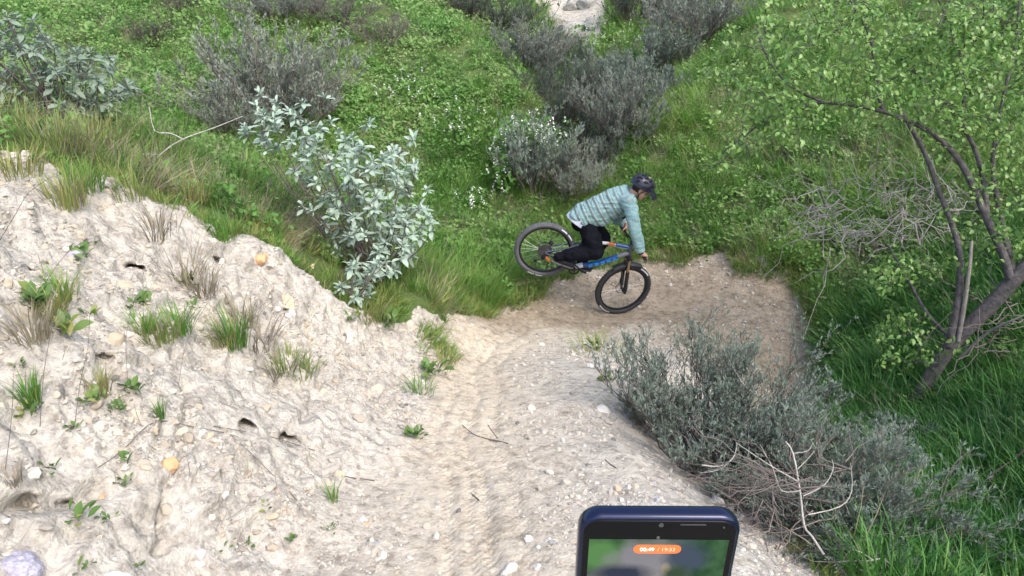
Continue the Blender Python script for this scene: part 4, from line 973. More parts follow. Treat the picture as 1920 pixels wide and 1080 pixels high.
# ------------------------------------------------------------------ shrubs
def curve_paths(base, D, L, droop, K=6, wig=.06, r=rng):
    """N bending stems from base points along D"""
    n_ = len(D); t = np.linspace(0, 1, K)[None, :, None]; D = D / np.linalg.norm(D, axis=1, keepdims=True)
    W = r.normal(0, 1, (n_, K, 3)); W = np.cumsum(W, 1) * wig * L[:, None, None] / K ** .5; W[:, 0] = 0
    Pp = base[:, None] + D[:, None] * (t * L[:, None, None]) + np.array([0, 0, -1.0]) * (t ** 2 * (droop * L)[:, None, None]) + W
    return Pp
def on_path(Pp, t):
    K = Pp.shape[1]; f = t * (K - 1); i = np.minimum(f.astype(int), K - 2); f = (f - i)[:, None]; j = np.arange(len(Pp))
    a = Pp[j, i]; b_ = Pp[j, i + 1]; d = b_ - a; return a * (1 - f) + b_ * f, d / (np.linalg.norm(d, axis=1, keepdims=True) + 1e-9)
def shrub_meshes(seed, height, spread, n_main=16, n_sub=9, n_twig=4, leaf=(.022, .0045), per=16, lean=(0, 0), droop=.15, bare=.25, leaf_mat_=None, twig_mat=None, upright=.5, thick=.007, scale_w=1.0):
    r = np.random.default_rng(seed); leaf_mat_ = leaf_mat_ or SAGE; twig_mat = twig_mat or TWIG
    a = r.uniform(0, 2 * math.pi, n_main); rad = np.sqrt(r.uniform(0, 1, n_main)); D = np.column_stack([np.cos(a) * rad * spread + lean[0], np.sin(a) * rad * spread + lean[1], np.full(n_main, height * 1.0) * (1 - .35 * rad)])
    base = np.column_stack([np.cos(a) * rad * spread * .15, np.sin(a) * rad * spread * .15, np.full(n_main, -.04)])
    L = np.linalg.norm(D, axis=1) * r.uniform(.75, 1.1, n_main)
    M_ = curve_paths(base, D, L, np.full(n_main, droop * .4), 7, .10, r)
    k1 = np.repeat(np.arange(n_main), n_sub); t1 = r.uniform(.25, 1, len(k1)); p, d = on_path(M_[k1], t1)
    d1 = d * .9 + rand_dirs(len(k1), -.2) * .75 + np.array([0, 0, upright]); L1 = L[k1] * r.uniform(.22, .48, len(k1)) * (1.15 - .4 * t1); S_ = curve_paths(p, d1, L1, np.full(len(k1), droop), 5, .10, r)
    k2 = np.repeat(np.arange(len(k1)), n_twig); t2 = r.uniform(.2, 1, len(k2)); p2, dd2 = on_path(S_[k2], t2)
    d2 = dd2 + rand_dirs(len(k2), -.3) * .7 + np.array([0, 0, upright]); L2 = L1[k2] * r.uniform(.3, .65, len(k2)); T_ = curve_paths(p2, d2, L2, np.full(len(k2), droop * .6), 4, .08, r)
    tp = np.linspace(1, .45, 7)[None]; V1, F1 = tubes(M_, np.full((n_main, 1), thick) * tp * r.uniform(.7, 1.3, (n_main, 1)), 4)
    V2, F2 = tubes(S_, np.full((len(k1), 1), thick * .42) * np.linspace(1, .5, 5)[None]); V3, F3 = tubes(T_, np.full((len(k2), 1), thick * .22) * np.linspace(1, .5, 4)[None])
    sh = np.concatenate([np.repeat(r.uniform(0, .6, n_main), 28), np.repeat(r.uniform(0, 1, len(k1)), 15), np.repeat(r.uniform(.2, 1, len(k2)), 12)])
    stems = np_mesh('stems', np.concatenate([V1, V2, V3]), np.concatenate([F1, F2 + len(V1), F3 + len(V1) + len(V2)]), True, twig_mat, sh)
    top = p2[:, 2] > bare * height * r.uniform(.4, 1.4, len(k2)); kk = np.repeat(np.where(top)[0], per); tt = r.uniform(.1, 1, len(kk)) ** .8; pl, dl_ = on_path(T_[kk], tt)
    ld = dl_ * .9 + rand_dirs(len(kk), -.3) * .8; sz = leaf[0] * r.uniform(.6, 1.3, len(kk)); R = frames(ld, r.uniform(-1, 1, len(kk)))
    R = R * sz[:, None, None]; R[:, :, 0] *= leaf[1] / leaf[0] * scale_w
    shl = np.clip(np.repeat(r.uniform(0, 1, len(k2)), 1)[kk] * .6 + r.uniform(0, .4, len(kk)), 0, 1)
    V, F_, s_ = batch(SLIVER_V, SLIVER_F, R, pl, shl); fol = np_mesh('foliage', V, F_, True, leaf_mat_, s_)
    return stems, fol
def plant(name, label, cat, loc, meshes, scale=(1, 1, 1), rz=0.0, group=None, names=('stems', 'foliage')):
    o = thing(name, label, cat, loc, group); o.rotation_euler = (0, 0, rz); o.scale = scale
    for nm, me in zip(names, meshes):
        if me is None: continue
        c_ = link(nm, me, o); c_['kind'] = 'stuff'
    return o
sage_v = [shrub_meshes(200 + k, .8, .62, 28, 10, 4, per=14, leaf=(.04, .010), bare=.1) for k in range(2)]
greysage_v = [shrub_meshes(210 + k, .8, .7, 30, 10, 4, per=14, leaf=(.038, .0085), leaf_mat_=SAGE_GREY, bare=.18) for k in range(2)]
bare_v = [shrub_meshes(220 + k, .8, .75, 24, 10, 5, per=2, leaf=(.025, .005), leaf_mat_=SAGE_GREY, twig_mat=TWIG_DARK if k else TWIG, bare=.3, thick=.008) for k in range(2)]
dark_v = [shrub_meshes(230 + k, .8, .75, 30, 10, 4, per=10, leaf=(.036, .008), leaf_mat_=SAGE_DARK, twig_mat=TWIG_DARK, bare=.15) for k in range(2)]
G_SH = 'grey shrubs on the far slopes and in the gully'
def far_shrub(px, py, wpx, hpx, kind, v, label, rz=None, cat='shrub', name='sagebrush'):
    h, nn = hit(px, py); d = Vector(FW).dot(h); w = wpx * d / FPX; hh = hpx * d / FPX / .9
    w, hh = (w * .86, hh * .86) if kind == 'dark' else (w, hh); set_ = {'dark': dark_v, 'sage': sage_v, 'grey': greysage_v, 'bare': bare_v}[kind][v]
    return plant(name, label, cat, h, set_, (w / 1.3, w / 1.3, hh / .85), random.uniform(0, 6.28) if rz is None else rz, G_SH)
for a in [(1062, 335, 100, 90, 'dark', 1, 'dark scrub in the narrow bed just above the flowered bush'), (1008, 150, 110, 70, 'dark', 0, 'dark scrub at the lower end of the left gully rim'), (1138, 318, 110, 80, 'dark', 0, 'dark scrub at the foot of the large grey-green sagebrush'), (1048, 105, 90, 50, 'dark', 1, 'dark scrub touching the left foot of the broken rock face'), (1110, 205, 110, 80, 'dark', 0, 'dark scrub between the gully bed and the green wall to its right'),
          (1022, 195, 120, 90, 'dark', 1, 'dark scrub on the left side of the gully bed under the vines'), (1078, 200, 110, 90, 'dark', 0, 'dark scrub in the gully bed directly below the rock face'), (1108, 250, 120, 90, 'dark', 1, 'purple scrub between the gully bed and the green sagebrush'), (1025, 125, 110, 60, 'grey', 1, 'grey scrub at the lower left corner of the rock face'), (880, 30, 150, 60, 'dark', 0, 'dark shrub at the top edge on the left rim of the gully'), (1065, 140, 110, 60, 'dark', 0, 'dark scrub at the foot of the rock face'), (1130, 175, 120, 80, 'sage', 0, 'green sagebrush on the right wall of the gully below the rock face'),
          (515, 248, 285, 165, 'grey', 0, 'wide grey sagebrush on the slope directly behind the silver-leaved bush'),
          (430, 262, 130, 90, 'grey', 1, 'low grey shrub at the left foot of the wide grey sagebrush'),
          (600, 230, 120, 110, 'grey', 1, 'smaller grey sagebrush against the right end of the wide grey sagebrush'),
          (720, 88, 110, 60, 'bare', 0, 'small dead grey bush with arching bare branches high on the green slope'),
          (645, 50, 150, 60, 'bare', 0, 'low bare grey shrub at the top edge left of the dead arching bush'),
          (520, 40, 150, 50, 'grey', 1, 'low hazy grey shrub at the top edge above the wide grey sagebrush'),
          (945, 66, 170, 80, 'dark', 1, 'dark grey shrub on the left rim of the gully below the pale rock face'),
          (985, 140, 150, 80, 'grey', 0, 'grey-green shrub left of the gully bed under the white-flowered vine'),
          (1048, 262, 120, 120, 'dark', 0, 'tall dark purple shrub filling the middle of the gully bed'),
          (1095, 312, 120, 100, 'dark', 1, 'dark leafy shrub in the gully just above the brushy thicket'),
          (1165, 285, 170, 130, 'grey', 0, 'large grey-green sagebrush on the right side of the gully'),
          (1205, 215, 150, 110, 'sage', 0, 'green sagebrush directly up the slope from the large grey-green one'),
          (1245, 140, 150, 90, 'sage', 1, 'pale blue-green sagebrush high on the right side of the gully'),
          (1185, 45, 130, 90, 'dark', 1, 'dark shrub immediately right of the pale rock face'),
          (1310, 88, 190, 110, 'grey', 1, 'broad grey shrub on the crest between the gully and the tree'),
          (1270, 45, 130, 60, 'dark', 1, 'purple shrub at the top edge behind the broad grey crest shrub'),
          (1000, 372, 190, 150, 'sage', 1, 'grey bush with white flowers on top at the mouth of the gully'),
          (1080, 378, 120, 100, 'grey', 1, 'grey twiggy thicket beside the flowered bush, above the rider'),
          (1130, 332, 90, 80, 'sage', 0, 'small green sagebrush on the edge above the rider'),
          (1845, 70, 190, 60, 'bare', 1, 'dark shrub seen through the top of the tree at the right'),
          (290, 85, 90, 50, 'bare', 1, 'purple shrub on the ridge line above the big dull-leaved bush'),
          (345, 30, 80, 45, 'bare', 1, 'purple shrub at the top of the ridge line near the upper left corner')]:
    far_shrub(*a)
# the sagebrush on the trail's edge, right in front
gA, gB = Vector(at_depth(1345, 880, 4.9)), Vector(at_depth(1510, 1000, 4.15))
gA.z = ground(gA.x, gA.y)[0].z; gB.z = ground(gB.x, gB.y)[0].z
mA = shrub_meshes(301, .84, .74, 54, 12, 5, per=15, leaf=(.028, .0068), lean=(-.02, .05), bare=.12, twig_mat=TWIG_DARK, upright=.8, thick=.006)
plant('sagebrush', 'blue-green sagebrush with upright purple stems on the edge of the pale trail', 'shrub', gA, mA, group='sagebrush in the foreground')
mB = shrub_meshes(302, .58, .66, 50, 12, 6, per=11, leaf=(.028, .0066), lean=(.10, .12), bare=.28, droop=.3, twig_mat=TWIG, upright=.3, thick=.006)
plant('sagebrush', 'half-dead sagebrush full of bare twigs sprawling behind the phone', 'shrub', gB, mB, group='sagebrush in the foreground')
gC = hit(1690, 860)[0]; mC = shrub_meshes(303, .42, .38, 26, 11, 5, per=13, leaf=(.028, .006), lean=(-.10, -.15), bare=.1, droop=.25, upright=.3)
plant('sagebrush', 'low grey-green sagebrush spreading at the foot of the tree trunk', 'shrub', gC, mC, group='sagebrush in the foreground')
gD = hit(1200, 800)[0]; mD = shrub_meshes(304, .34, .26, 18, 8, 5, per=13, leaf=(.024, .006), lean=(.1, .05), bare=.05, upright=.6, thick=.004)
plant('sagebrush', 'small leafy sagebrush clump overhanging the right edge of the pale trail', 'shrub', gD, mD, group='sagebrush in the foreground')
gE = hit(1640, 1060)[0]; mE = shrub_meshes(305, .32, .40, 22, 9, 5, per=10, leaf=(.026, .006), lean=(.05, -.05), bare=.1, droop=.25, upright=.3)
plant('sagebrush', 'low sagebrush with grey tips at the bottom edge right of the phone', 'shrub', gE, mE, group='sagebrush in the foreground')

# ------------------------------------------------------------------ broad-leaved silver bushes: every large leaf of the front ones is its own
def leafy_bush(name, label, base, clusters, leaf_m, stem_m, leaf_len, n_single, seed, per=(9, 15), w=.46):
    """clusters: rosette points in space with an outward direction; stems run to them from the base"""
    r = np.random.default_rng(seed); o = thing(name, label, 'bush', base); B = np.array(base)
    Cc = np.array([c for c, _ in clusters]) - B; Dd = np.array([d for _, d in clusters]); n_ = len(Cc)
    t = np.linspace(0, 1, 7)[None, :, None]; main = r.uniform(0, 1, n_) < .22; st = r.normal(0, .05, (n_, 1, 3)); mid = Cc[:, None] * np.array([.6, .6, .35]) + r.normal(0, .07, (n_, 1, 3))
    Pp = st * (1 - t) ** 2 + 2 * mid * t * (1 - t) + Cc[:, None] * t ** 2
    MP = Pp[main][:, 2:].reshape(-1, 3)
    for i in np.where(~main)[0]:
        low = MP + np.array([0, 0, .12]); j = np.argmin(((low - Cc[i]) ** 2).sum(1)); p0 = MP[j]; m2 = (p0 + Cc[i]) / 2 + r.normal(0, .03, 3) - np.array([0, 0, .02]); tt_ = t[0]; Pp[i] = p0 * (1 - tt_) ** 2 + 2 * m2 * tt_ * (1 - tt_) + Cc[i] * tt_ ** 2
    V, F_ = tubes(Pp, np.where(main[:, None], np.linspace(.009, .0035, 7)[None], np.linspace(.004, .0025, 7)[None]), 5); stm = link('stems', np_mesh('stems', V, F_, True, stem_m, np.repeat(r.uniform(0, 1, n_), 35)), o); stm['kind'] = 'stuff'
    geos = [leaf_geo(w * k, .10, cu, .02, stalk=.12) for k, cu in ((1, .22), (.85, .05), (1.1, .38))]; mes = [np_mesh('leaf', V, F_, True, leaf_m, np.full(len(V), .5)) for V, F_ in geos]
    LL = []; DD = []; ZZ = []
    for i in range(n_):
        m_ = r.integers(*per); a = r.uniform(0, 6.28) + np.arange(m_) * 2.4; el_ = np.linspace(-.25, 1.15, m_) + r.normal(0, .15, m_)
        d0 = Dd[i] / np.linalg.norm(Dd[i]); fr = frames(d0[None])[0]; X, Y, Zv = fr[:, 0], fr[:, 1], fr[:, 2]
        for j in range(m_):
            d = (X * math.cos(a[j]) + Zv * math.sin(a[j])) * math.cos(el_[j]) + Y * math.sin(el_[j]); LL.append(Cc[i] - Y * .05 * (1 - j / m_) + d * .008); DD.append(d); ZZ.append(leaf_len * r.uniform(.45, 1.25) * (1.05 - .35 * max(el_[j], 0)))
    LL, DD, ZZ = map(np.array, (LL, DD, ZZ)); R = frames(DD, r.normal(0, .35, len(DD))); order = r.permutation(len(LL)); k1 = order[:n_single]; k2 = order[n_single:]
    for i in k1:
        c_ = link('leaf', mes[r.integers(0, 3)], o); M = Matrix(R[i].tolist()).to_4x4(); M = Matrix.Translation(LL[i]) @ M @ Matrix.Scale(ZZ[i], 4); c_.matrix_local = M
    if len(k2):
        V, F_, s_ = batch(geos[0][0], geos[0][1], R[k2] * ZZ[k2][:, None, None], LL[k2], r.uniform(0, 1, len(k2))); f = link('foliage', np_mesh('foliage', V, F_, True, leaf_m, s_), o); f['kind'] = 'stuff'
    return o
def cl(pts, d0, d1, base, seed, spread=14, rep=1, upw=.6):
    r = np.random.default_rng(seed); out = []
    for px, py in pts:
        for _ in range(rep):
            p = at_depth(px + r.normal(0, spread), py + r.normal(0, spread), r.uniform(d0, d1)); d = (p - np.array(base)); d = d / np.linalg.norm(d) + np.array([0, -.3, upw]) + r.normal(0, .35, 3); out.append((p, d))
    return out
bb = hit(705, 505)[0]; bb = Vector(at_depth(690, 480, 6.55)); bb.z = ground(bb.x, bb.y)[0].z
silver_pts = [(640, 460), (665, 455), (790, 400), (790, 460), (615, 390), (655, 320), (680, 335), (735, 335), (760, 350), (775, 370), (720, 350), (750, 500), (700, 490), (480, 205), (510, 190), (545, 195), (580, 200), (495, 240), (530, 230), (565, 235), (600, 225), (470, 225), (520, 265), (555, 270), (590, 265), (620, 255), (550, 300), (585, 300), (615, 290), (640, 280), (565, 320), (600, 330), (632, 318), (660, 262), (690, 265), (700, 285), (672, 295), (725, 290), (745, 300), (715, 310),
              (785, 300), (772, 318), (790, 330), (650, 345), (620, 350), (600, 365), (640, 380), (665, 370), (690, 350), (705, 380), (640, 405), (670, 400), (700, 405), (730, 395), (755, 385), (770, 400), (620, 425), (655, 430), (690, 430), (720, 425), (750, 420), (770, 430), (700, 450), (735, 450), (760, 455), (795, 425), (690, 470), (745, 475), (720, 480), (765, 480)]
leafy_bush('silver_bush', 'large silver-leaved bush leaning out over the lower end of the pale bank', bb, cl(silver_pts, 5.95, 6.8, bb, 31, 18, 3), SILVER, TWIG, .088, 300, 41)
b2 = Vector(at_depth(672, 585, 6.0)); b2.z = ground(b2.x, b2.y)[0].z
leafy_bush('silver_bush', 'small silver-leaved plant below the large one, against the edge of the bank', b2, cl([(665, 495), (650, 510), (690, 500), (670, 525), (645, 530), (690, 540), (665, 550), (715, 490), (730, 500)], 5.7, 6.0, b2, 33, 9, 2), SILVER, TWIG, .080, 160, 43)
b3 = Vector(at_depth(120, 245, 5.9)); b3.z = ground(b3.x, b3.y)[0].z
dull_pts = [(x + random.uniform(-14, 14), y + random.uniform(-12, 12)) for x in range(-60, 215, 32) for y in range(int(70 + max(0, x - 60) * .42), 235, 27)] + [(195, 110), (215, 130), (225, 160), (240, 175), (70, 60), (30, 50), (-10, 55), (150, 105)]
leafy_bush('dull_leaved_bush', 'broad dull grey-green leafy bush in the upper left behind the grassy bank top', b3, cl(dull_pts, 5.5, 6.7, b3, 35, 14, 3), DULL, TWIG_DARK, .090, 300, 45)

# ------------------------------------------------------------------ white-flowered vines trailing over the slope
def vine(label, px, py, wpx, hpx, seed, nfl, over=None):
    r = np.random.default_rng(seed); h, nn = hit(px, py); d = Vector(FW).dot(h); o = thing('flowering_vine', label, 'vine', h, 'white-flowered vines'); k = d / FPX
    nl = int(700 * min(1.6, wpx * hpx / 12000)); P_ = []; 
    pts = []
    for _ in range(nl):
        q, qn = hit(px + r.normal(0, wpx / 3.6), py + r.normal(0, hpx / 3.6))
        if over: q = Vector(at_depth(px + r.normal(0, wpx / 3.6), py + r.normal(0, hpx / 3.6), over + r.uniform(-.25, .35))); qn = Vector((0, 0, 0)); d = over
        if q is None or abs(Vector(FW).dot(q) - d) > 3: continue
        pts.append(np.array(q) - np.array(h) + np.array(qn) * r.uniform(.02, .22))
    pts = np.array(pts); D = rand_dirs(len(pts), -.1) + np.array([0, -.3, .3]); R = frames(D, r.normal(0, .6, len(pts))) * r.uniform(.045, .09, len(pts))[:, None, None]; R[:, :, 0] *= .9
    V, F_, s_ = batch(LEAF4_V, LEAF4_F, R, pts, r.uniform(0, 1, len(pts))); f = link('foliage', np_mesh('foliage', V, F_, True, COVER, s_), o); f['kind'] = 'stuff'
    fi = r.choice(len(pts), min(nfl, len(pts)), False); fp = []; fd = []
    for i in fi:
        ax = np.array([r.normal(0, .35), -.25 + r.normal(0, .3), 1.0]); ax /= np.linalg.norm(ax); L = r.uniform(.08, .16); m_ = 9
        for j in range(m_): fp.append(pts[i] + np.array([0, -.03, .03]) + ax * L * j / m_); dd_ = r.normal(0, 1, 3); fd.append(dd_ / np.linalg.norm(dd_))
    fp, fd = np.array(fp), np.array(fd); R = frames(fd) * r.uniform(.022, .036, len(fp))[:, None, None]; V, F_, s_ = batch(LEAF4_V, LEAF4_F, R, fp, r.uniform(0, 1, len(fp)))
    f = link('flowers', np_mesh('flowers', V, F_, False, PETAL, s_), o); f['kind'] = 'stuff'
for a in [('vine with scattered white flower spikes in the middle of the green left slope', 760, 185, 150, 60, 61, 26), ('vine with a few white flowers lower down beside the large silver bush', 860, 250, 110, 80, 62, 24),
          ('vine heavy with white blossom spilling over the grey bush above the rear wheel', 985, 255, 140, 60, 63, 62, float(np.array(hit(1000, 372)[0]) @ FW) - .45), ('band of white-flowered vine along the gully rim under the purple shrub', 985, 70, 170, 40, 64, 40),
          ('white-flowered vine on the right wall of the gully above the sagebrush', 1145, 80, 110, 70, 65, 26), ('white-flowered stems hanging down in front of the brushy thicket', 945, 320, 50, 90, 66, 26, float(np.array(hit(1000, 372)[0]) @ FW) - .5),
          ('small white-flowered vine in the long grass beside the silver bush', 875, 395, 70, 30, 67, 9)]:
    vine(*a)

# ------------------------------------------------------------------ the tree leaning in from the right
def PX(pl, dz=0):
    return [at_depth(x, y, d + dz) for x, y, d in pl]
tb_ = hit(1700, 792)[0]; D0 = float(np.array(tb_) @ FW); sh_ = D0 - 6.3
tree = thing('tree', 'leaning tree with dark trunk and open leafy crown at the right', 'tree', tb_)
def smooth_path(pts, n_=4):
    pts = [np.array(p) for p in pts]; out = []
    for i in range(len(pts) - 1):
        p0, p1, p2, p3 = pts[max(i - 1, 0)], pts[i], pts[i + 1], pts[min(i + 2, len(pts) - 1)]
        for k in range(n_):
            t = k / n_; out.append(.5 * ((2 * p1) + (p2 - p0) * t + (2 * p0 - 5 * p1 + 4 * p2 - p3) * t * t + (3 * p1 - p0 - 3 * p2 + p3) * t ** 3))
    out.append(pts[-1]); return out
LIMB_PTS = []
def limb(name, pl, r0, r1, material, parent, sides=10, knob=.08):
    pts = smooth_path(PX(pl, sh_)); n_ = len(pts); d = np.mean([q[2] for q in pl]) + sh_; rr_ = np.linspace(r0, r1, n_) * d / FPX * .78
    rr_ = rr_ * (1 + knob * fbm(np.array(pts) * 1.0, .25, 2, 77)); m_ = MB(); m_.tube([Vector(p) - Vector(tb_) for p in pts], list(rr_), sides); LIMB_PTS.extend([p for p in pts[2:]]); return m_.build(name, material, parent)
trunk = limb('trunk', [(1690, 812, 6.3), (1702, 785, 6.3), (1740, 715, 6.2), (1790, 640, 6.1), (1850, 580, 6.0), (1905, 520, 5.9), (1990, 430, 5.8), (2080, 320, 5.7), (2150, 190, 5.7), (2190, 60, 5.8)], 18, 16, BARK, tree, 14)
LIMB_PTS.clear()
limb('limb', [(1778, 650, 6.08), (1797, 560, 6.0), (1800, 480, 6.0), (1785, 420, 6.1), (1765, 370, 6.2), (1735, 290, 6.3), (1708, 240, 6.4), (1680, 190, 6.5)], 9, 4, BARK, trunk)
limb('dead_limb', [(1796, 640, 6.05), (1810, 560, 5.95), (1818, 500, 5.9), (1822, 452, 5.9)], 5.5, 3.5, PALE_BARK, trunk); limb('dead_limb', [(1800, 670, 6.0), (1850, 625, 5.8), (1900, 600, 5.6), (1990, 560, 5.4)], 4, 2, PALE_BARK, trunk)
limb('limb', [(1895, 530, 5.9), (1882, 480, 5.9), (1850, 410, 5.95), (1820, 340, 6.0), (1790, 290, 6.1), (1740, 245, 6.1), (1690, 222, 6.1), (1650, 208, 6.1), (1600, 198, 6.1), (1545, 193, 6.1), (1490, 198, 6.1)], 10, 2.2, BARK, trunk)
limb('limb', [(1850, 410, 5.95), (1846, 350, 6.1), (1828, 280, 6.2), (1800, 230, 6.3), (1760, 175, 6.4), (1720, 140, 6.5), (1690, 112, 6.6)], 7, 2.2, BARK, trunk)
limb('limb', [(1900, 510, 5.9), (1880, 420, 6.2), (1862, 310, 6.4), (1880, 190, 6.5), (1905, 80, 6.6), (1915, -40, 6.7)], 7, 3, BARK, trunk)
limb('limb', [(1655, 210, 6.1), (1640, 130, 6.2), (1632, 70, 6.3), (1600, 10, 6.4), (1575, -50, 6.4)], 5, 2.5, BARK, trunk); limb('limb', [(1545, 193, 6.1), (1480, 160, 6.2), (1440, 110, 6.3), (1420, 60, 6.3)], 3.5, 1.6, BARK, trunk)
limb('limb', [(1515, 196, 6.1), (1450, 215, 6.1), (1390, 260, 6.1), (1350, 290, 6.2)], 3.2, 1.4, BARK, trunk); limb('limb', [(1800, 230, 6.3), (1810, 150, 6.3), (1790, 70, 6.4), (1760, 0, 6.4)], 4.5, 2, BARK, trunk)
shade_limb = MB(); shade_limb.tube([Vector(p) - Vector(tb_) for p in smooth_path([at_depth(1990, 430, 5.8 + sh_), (5.3, 4.3, -1.6), (5.2, 3.7, -1.0), (4.9, 3.0, -.6), (4.6, 2.3, -.3)])], list(np.linspace(.05, .012, 17)), 8); shade_limb.build('limb', BARK, trunk)  # limb out of view, added to carry the leaves that shade the grass
limb('limb', [(1790, 640, 6.1), (1740, 590, 6.4), (1700, 520, 6.7), (1665, 460, 7.0)], 5, 2, BARK, trunk)
r = np.random.default_rng(88); LP_ = np.array(LIMB_PTS); tw_p = []; lv_p = []; lv_d = []
ells = [(1600, 90, 170, 90, 120), (1760, 110, 150, 95, 130), (1880, 150, 90, 130, 95), (1450, 120, 90, 90, 50), (1430, 215, 95, 50, 50), (1520, 225, 90, 45, 46), (1540, 110, 80, 90, 40), (1370, 290, 50, 35, 16), (1700, 30, 160, 60, 60), (1530, 20, 110, 50, 30), (1880, 320, 70, 80, 46),
        (1800, 225, 80, 50, 44), (1660, 190, 60, 45, 26), (1900, 420, 50, 60, 22), (1700, 510, 70, 35, 30), (1690, 640, 50, 50, 18), (1740, 680, 35, 35, 10), (1345, 140, 30, 40, 8), (1860, 20, 90, 50, 40), (1820, 450, 60, 60, 14), (2050, 150, 110, 150, 60), (2060, 400, 70, 90, 20)]
cands = []
for cx, cy, rx_, ry_, k in ells:
    for _ in range(int(k * .78)):
        a = r.uniform(0, 6.28); q = math.sqrt(r.uniform(0, 1)); cands.append(at_depth(cx + rx_ * q * math.cos(a), cy + ry_ * q * math.sin(a), (6.2 + sh_ if cy < 430 else 6.6 + sh_) + r.uniform(-.65, .75)))
for _ in range(260):                      # leaves of an unseen bough, added to shade the near right grass
    v = r.normal(0, 1, 3); v /= np.linalg.norm(v); cands.append(np.array([4.75, 2.9, -.55]) + v * r.uniform(0, 1) ** .4 * np.array([1.25, 1.35, .7]))
LP_ = np.concatenate([LP_, np.array(smooth_path([(5.3, 4.3, -1.6), (5.2, 3.7, -1.0), (4.9, 3.0, -.6), (4.6, 2.3, -.3)]))]); 
cands = sorted(cands, key=lambda c: ((LP_ - c) ** 2).sum(1).min()); grow = [p for p in LP_]
for c_ in cands:
    G_ = np.array(grow); j = np.argmin(((G_ - c_) ** 2).sum(1)); p0 = G_[j]; t = np.linspace(0, 1, 5)[:, None]; L_ = np.linalg.norm(c_ - p0); mid = (p0 + c_) / 2 + np.array([0, 0, .18 * L_]) + r.normal(0, .12, 3) * L_; path = p0 * (1 - t) ** 2 + 2 * mid * t * (1 - t) + c_ * t ** 2; tw_p.append(path - np.array(tb_)); grow += [path[3], path[4]]
    d0 = c_ - mid; d0 /= np.linalg.norm(d0) + 1e-9
    for i in range(r.integers(11, 21)):
        lv_p.append(c_ - d0 * r.uniform(-.05, .18) + r.normal(0, .034, 3)); dd_ = d0 * .5 + r.normal(0, .6, 3) + np.array([0, 0, -.15]); lv_d.append(dd_ / np.linalg.norm(dd_))
tw_p = np.array(tw_p); V, F_ = tubes(tw_p, np.linspace(.0048, .002, 5)[None] * r.uniform(.6, 1.2, (len(tw_p), 1)), 4); o = link('twigs', np_mesh('twigs', V, F_, True, BARK), tree); o['kind'] = 'stuff'
lv_p, lv_d = np.array(lv_p) - np.array(tb_), np.array(lv_d); sz = r.uniform(.032, .060, len(lv_p)); R = frames(lv_d, r.normal(0, .5, len(lv_p))); lg = [leaf_geo(.62, .12, .25, rows=((.25, .8), (.6, .95))), leaf_geo(.55, .2, .45, rows=((.25, .8), (.6, .95)))]; lm_ = [np_mesh('leaf', a, b_, True, TREE_LEAF, np.full(len(a), .5)) for a, b_ in lg]
vis = [i for i in range(len(lv_p)) if 0 < project(lv_p[i] + np.array(tb_))[0] < 1920 and 0 < project(lv_p[i] + np.array(tb_))[1] < 1080]; dv_ = np.array([(lv_p[i] + np.array(tb_)) @ FW / sz[i] for i in vis]); one = set(np.array(vis)[np.argsort(dv_)[:300]].tolist())
for i in one:
    c_ = link('leaf', lm_[i % 2], tree); c_.matrix_local = Matrix.Translation(lv_p[i]) @ Matrix(R[i].tolist()).to_4x4() @ Matrix.Scale(float(sz[i]), 4)
k2 = np.array([i for i in range(len(lv_p)) if i not in one]); V, F_, s_ = batch(lg[0][0], lg[0][1], R[k2] * sz[k2][:, None, None], lv_p[k2], r.uniform(0, 1, len(k2))); o = link('crown', np_mesh('crown', V, F_, True, TREE_LEAF, s_), tree); o['kind'] = 'stuff'

# ------------------------------------------------------------------ dead wood
def twig_heap(name, label, n_, px0, px1, py0, py1, d0, d1, material, seed, length=.5, rad=.004, bend=.5, dirx=-1.0, cat='dead branches', wig=.16):
    r = np.random.default_rng(seed); c0 = Vector(at_depth((px0 + px1) / 2, (py0 + py1) / 2, (d0 + d1) / 2)); g = ground(c0.x, c0.y)[0]; o = thing(name, label, cat, g)
    base = np.array([at_depth(r.uniform(px0, px1), r.uniform(py0, py1), r.uniform(d0, d1)) for _ in range(n_)]) - np.array(g); D = np.column_stack([dirx * r.uniform(.2, 1.2, n_) + r.normal(0, .5, n_), r.normal(0, .45, n_), r.normal(0, .35, n_)])
    Pp = curve_paths(base, D, length * r.uniform(.4, 1.4, n_), r.uniform(-bend, bend, n_), 8, wig, r); V, F_ = tubes(Pp, np.linspace(1, .35, 8)[None] * (rad * r.uniform(.5, 1.6, (n_, 1))), 5)
    link('twigs', np_mesh('twigs', V, F_, True, material, np.repeat(r.uniform(0, 1, n_), 40)), o)['kind'] = 'stuff'; return o
twig_heap('dead_branches', 'tangle of curved dead grey twigs hanging over the grass left of the trunk', 120, 1530, 1800, 335, 465, 7.0, 8.0, PALE_TWIG, 91, .6, .0048, .9, -.45, wig=.30)
twig_heap('dead_branches', 'dead grey sticks crossing in the dark behind the lower trunk', 34, 1830, 1960, 560, 680, 5.7, 6.4, TWIG, 92, .6, .005, .3, -.6)
twig_heap('dead_branches', 'dead brown twigs heaped in the grass at the right edge below the tree', 26, 1850, 1930, 880, 960, 4.5, 4.9, TWIG_DARK, 93, .4, .006, .3, -.2)
twig_heap('dead_branches', 'brown dead twigs gathered round the foot of the tree trunk', 36, 1640, 1710, 750, 800, 6.0, 6.3, TWIG_DARK, 94, .25, .004, .4, -.4)
twig_heap('dead_branches', 'bare purple-grey twigs tangled under the half-dead sagebrush', 170, 1400, 1600, 880, 1040, 3.5, 4.1, TWIG, 95, .42, .0030, .25, -.8)
twig_heap('dead_branches', 'dry grey twigs standing behind the bank top left of the silver bush', 46, 500, 610, 330, 430, 6.2, 6.8, TWIG, 96, .5, .004, .3, .4)
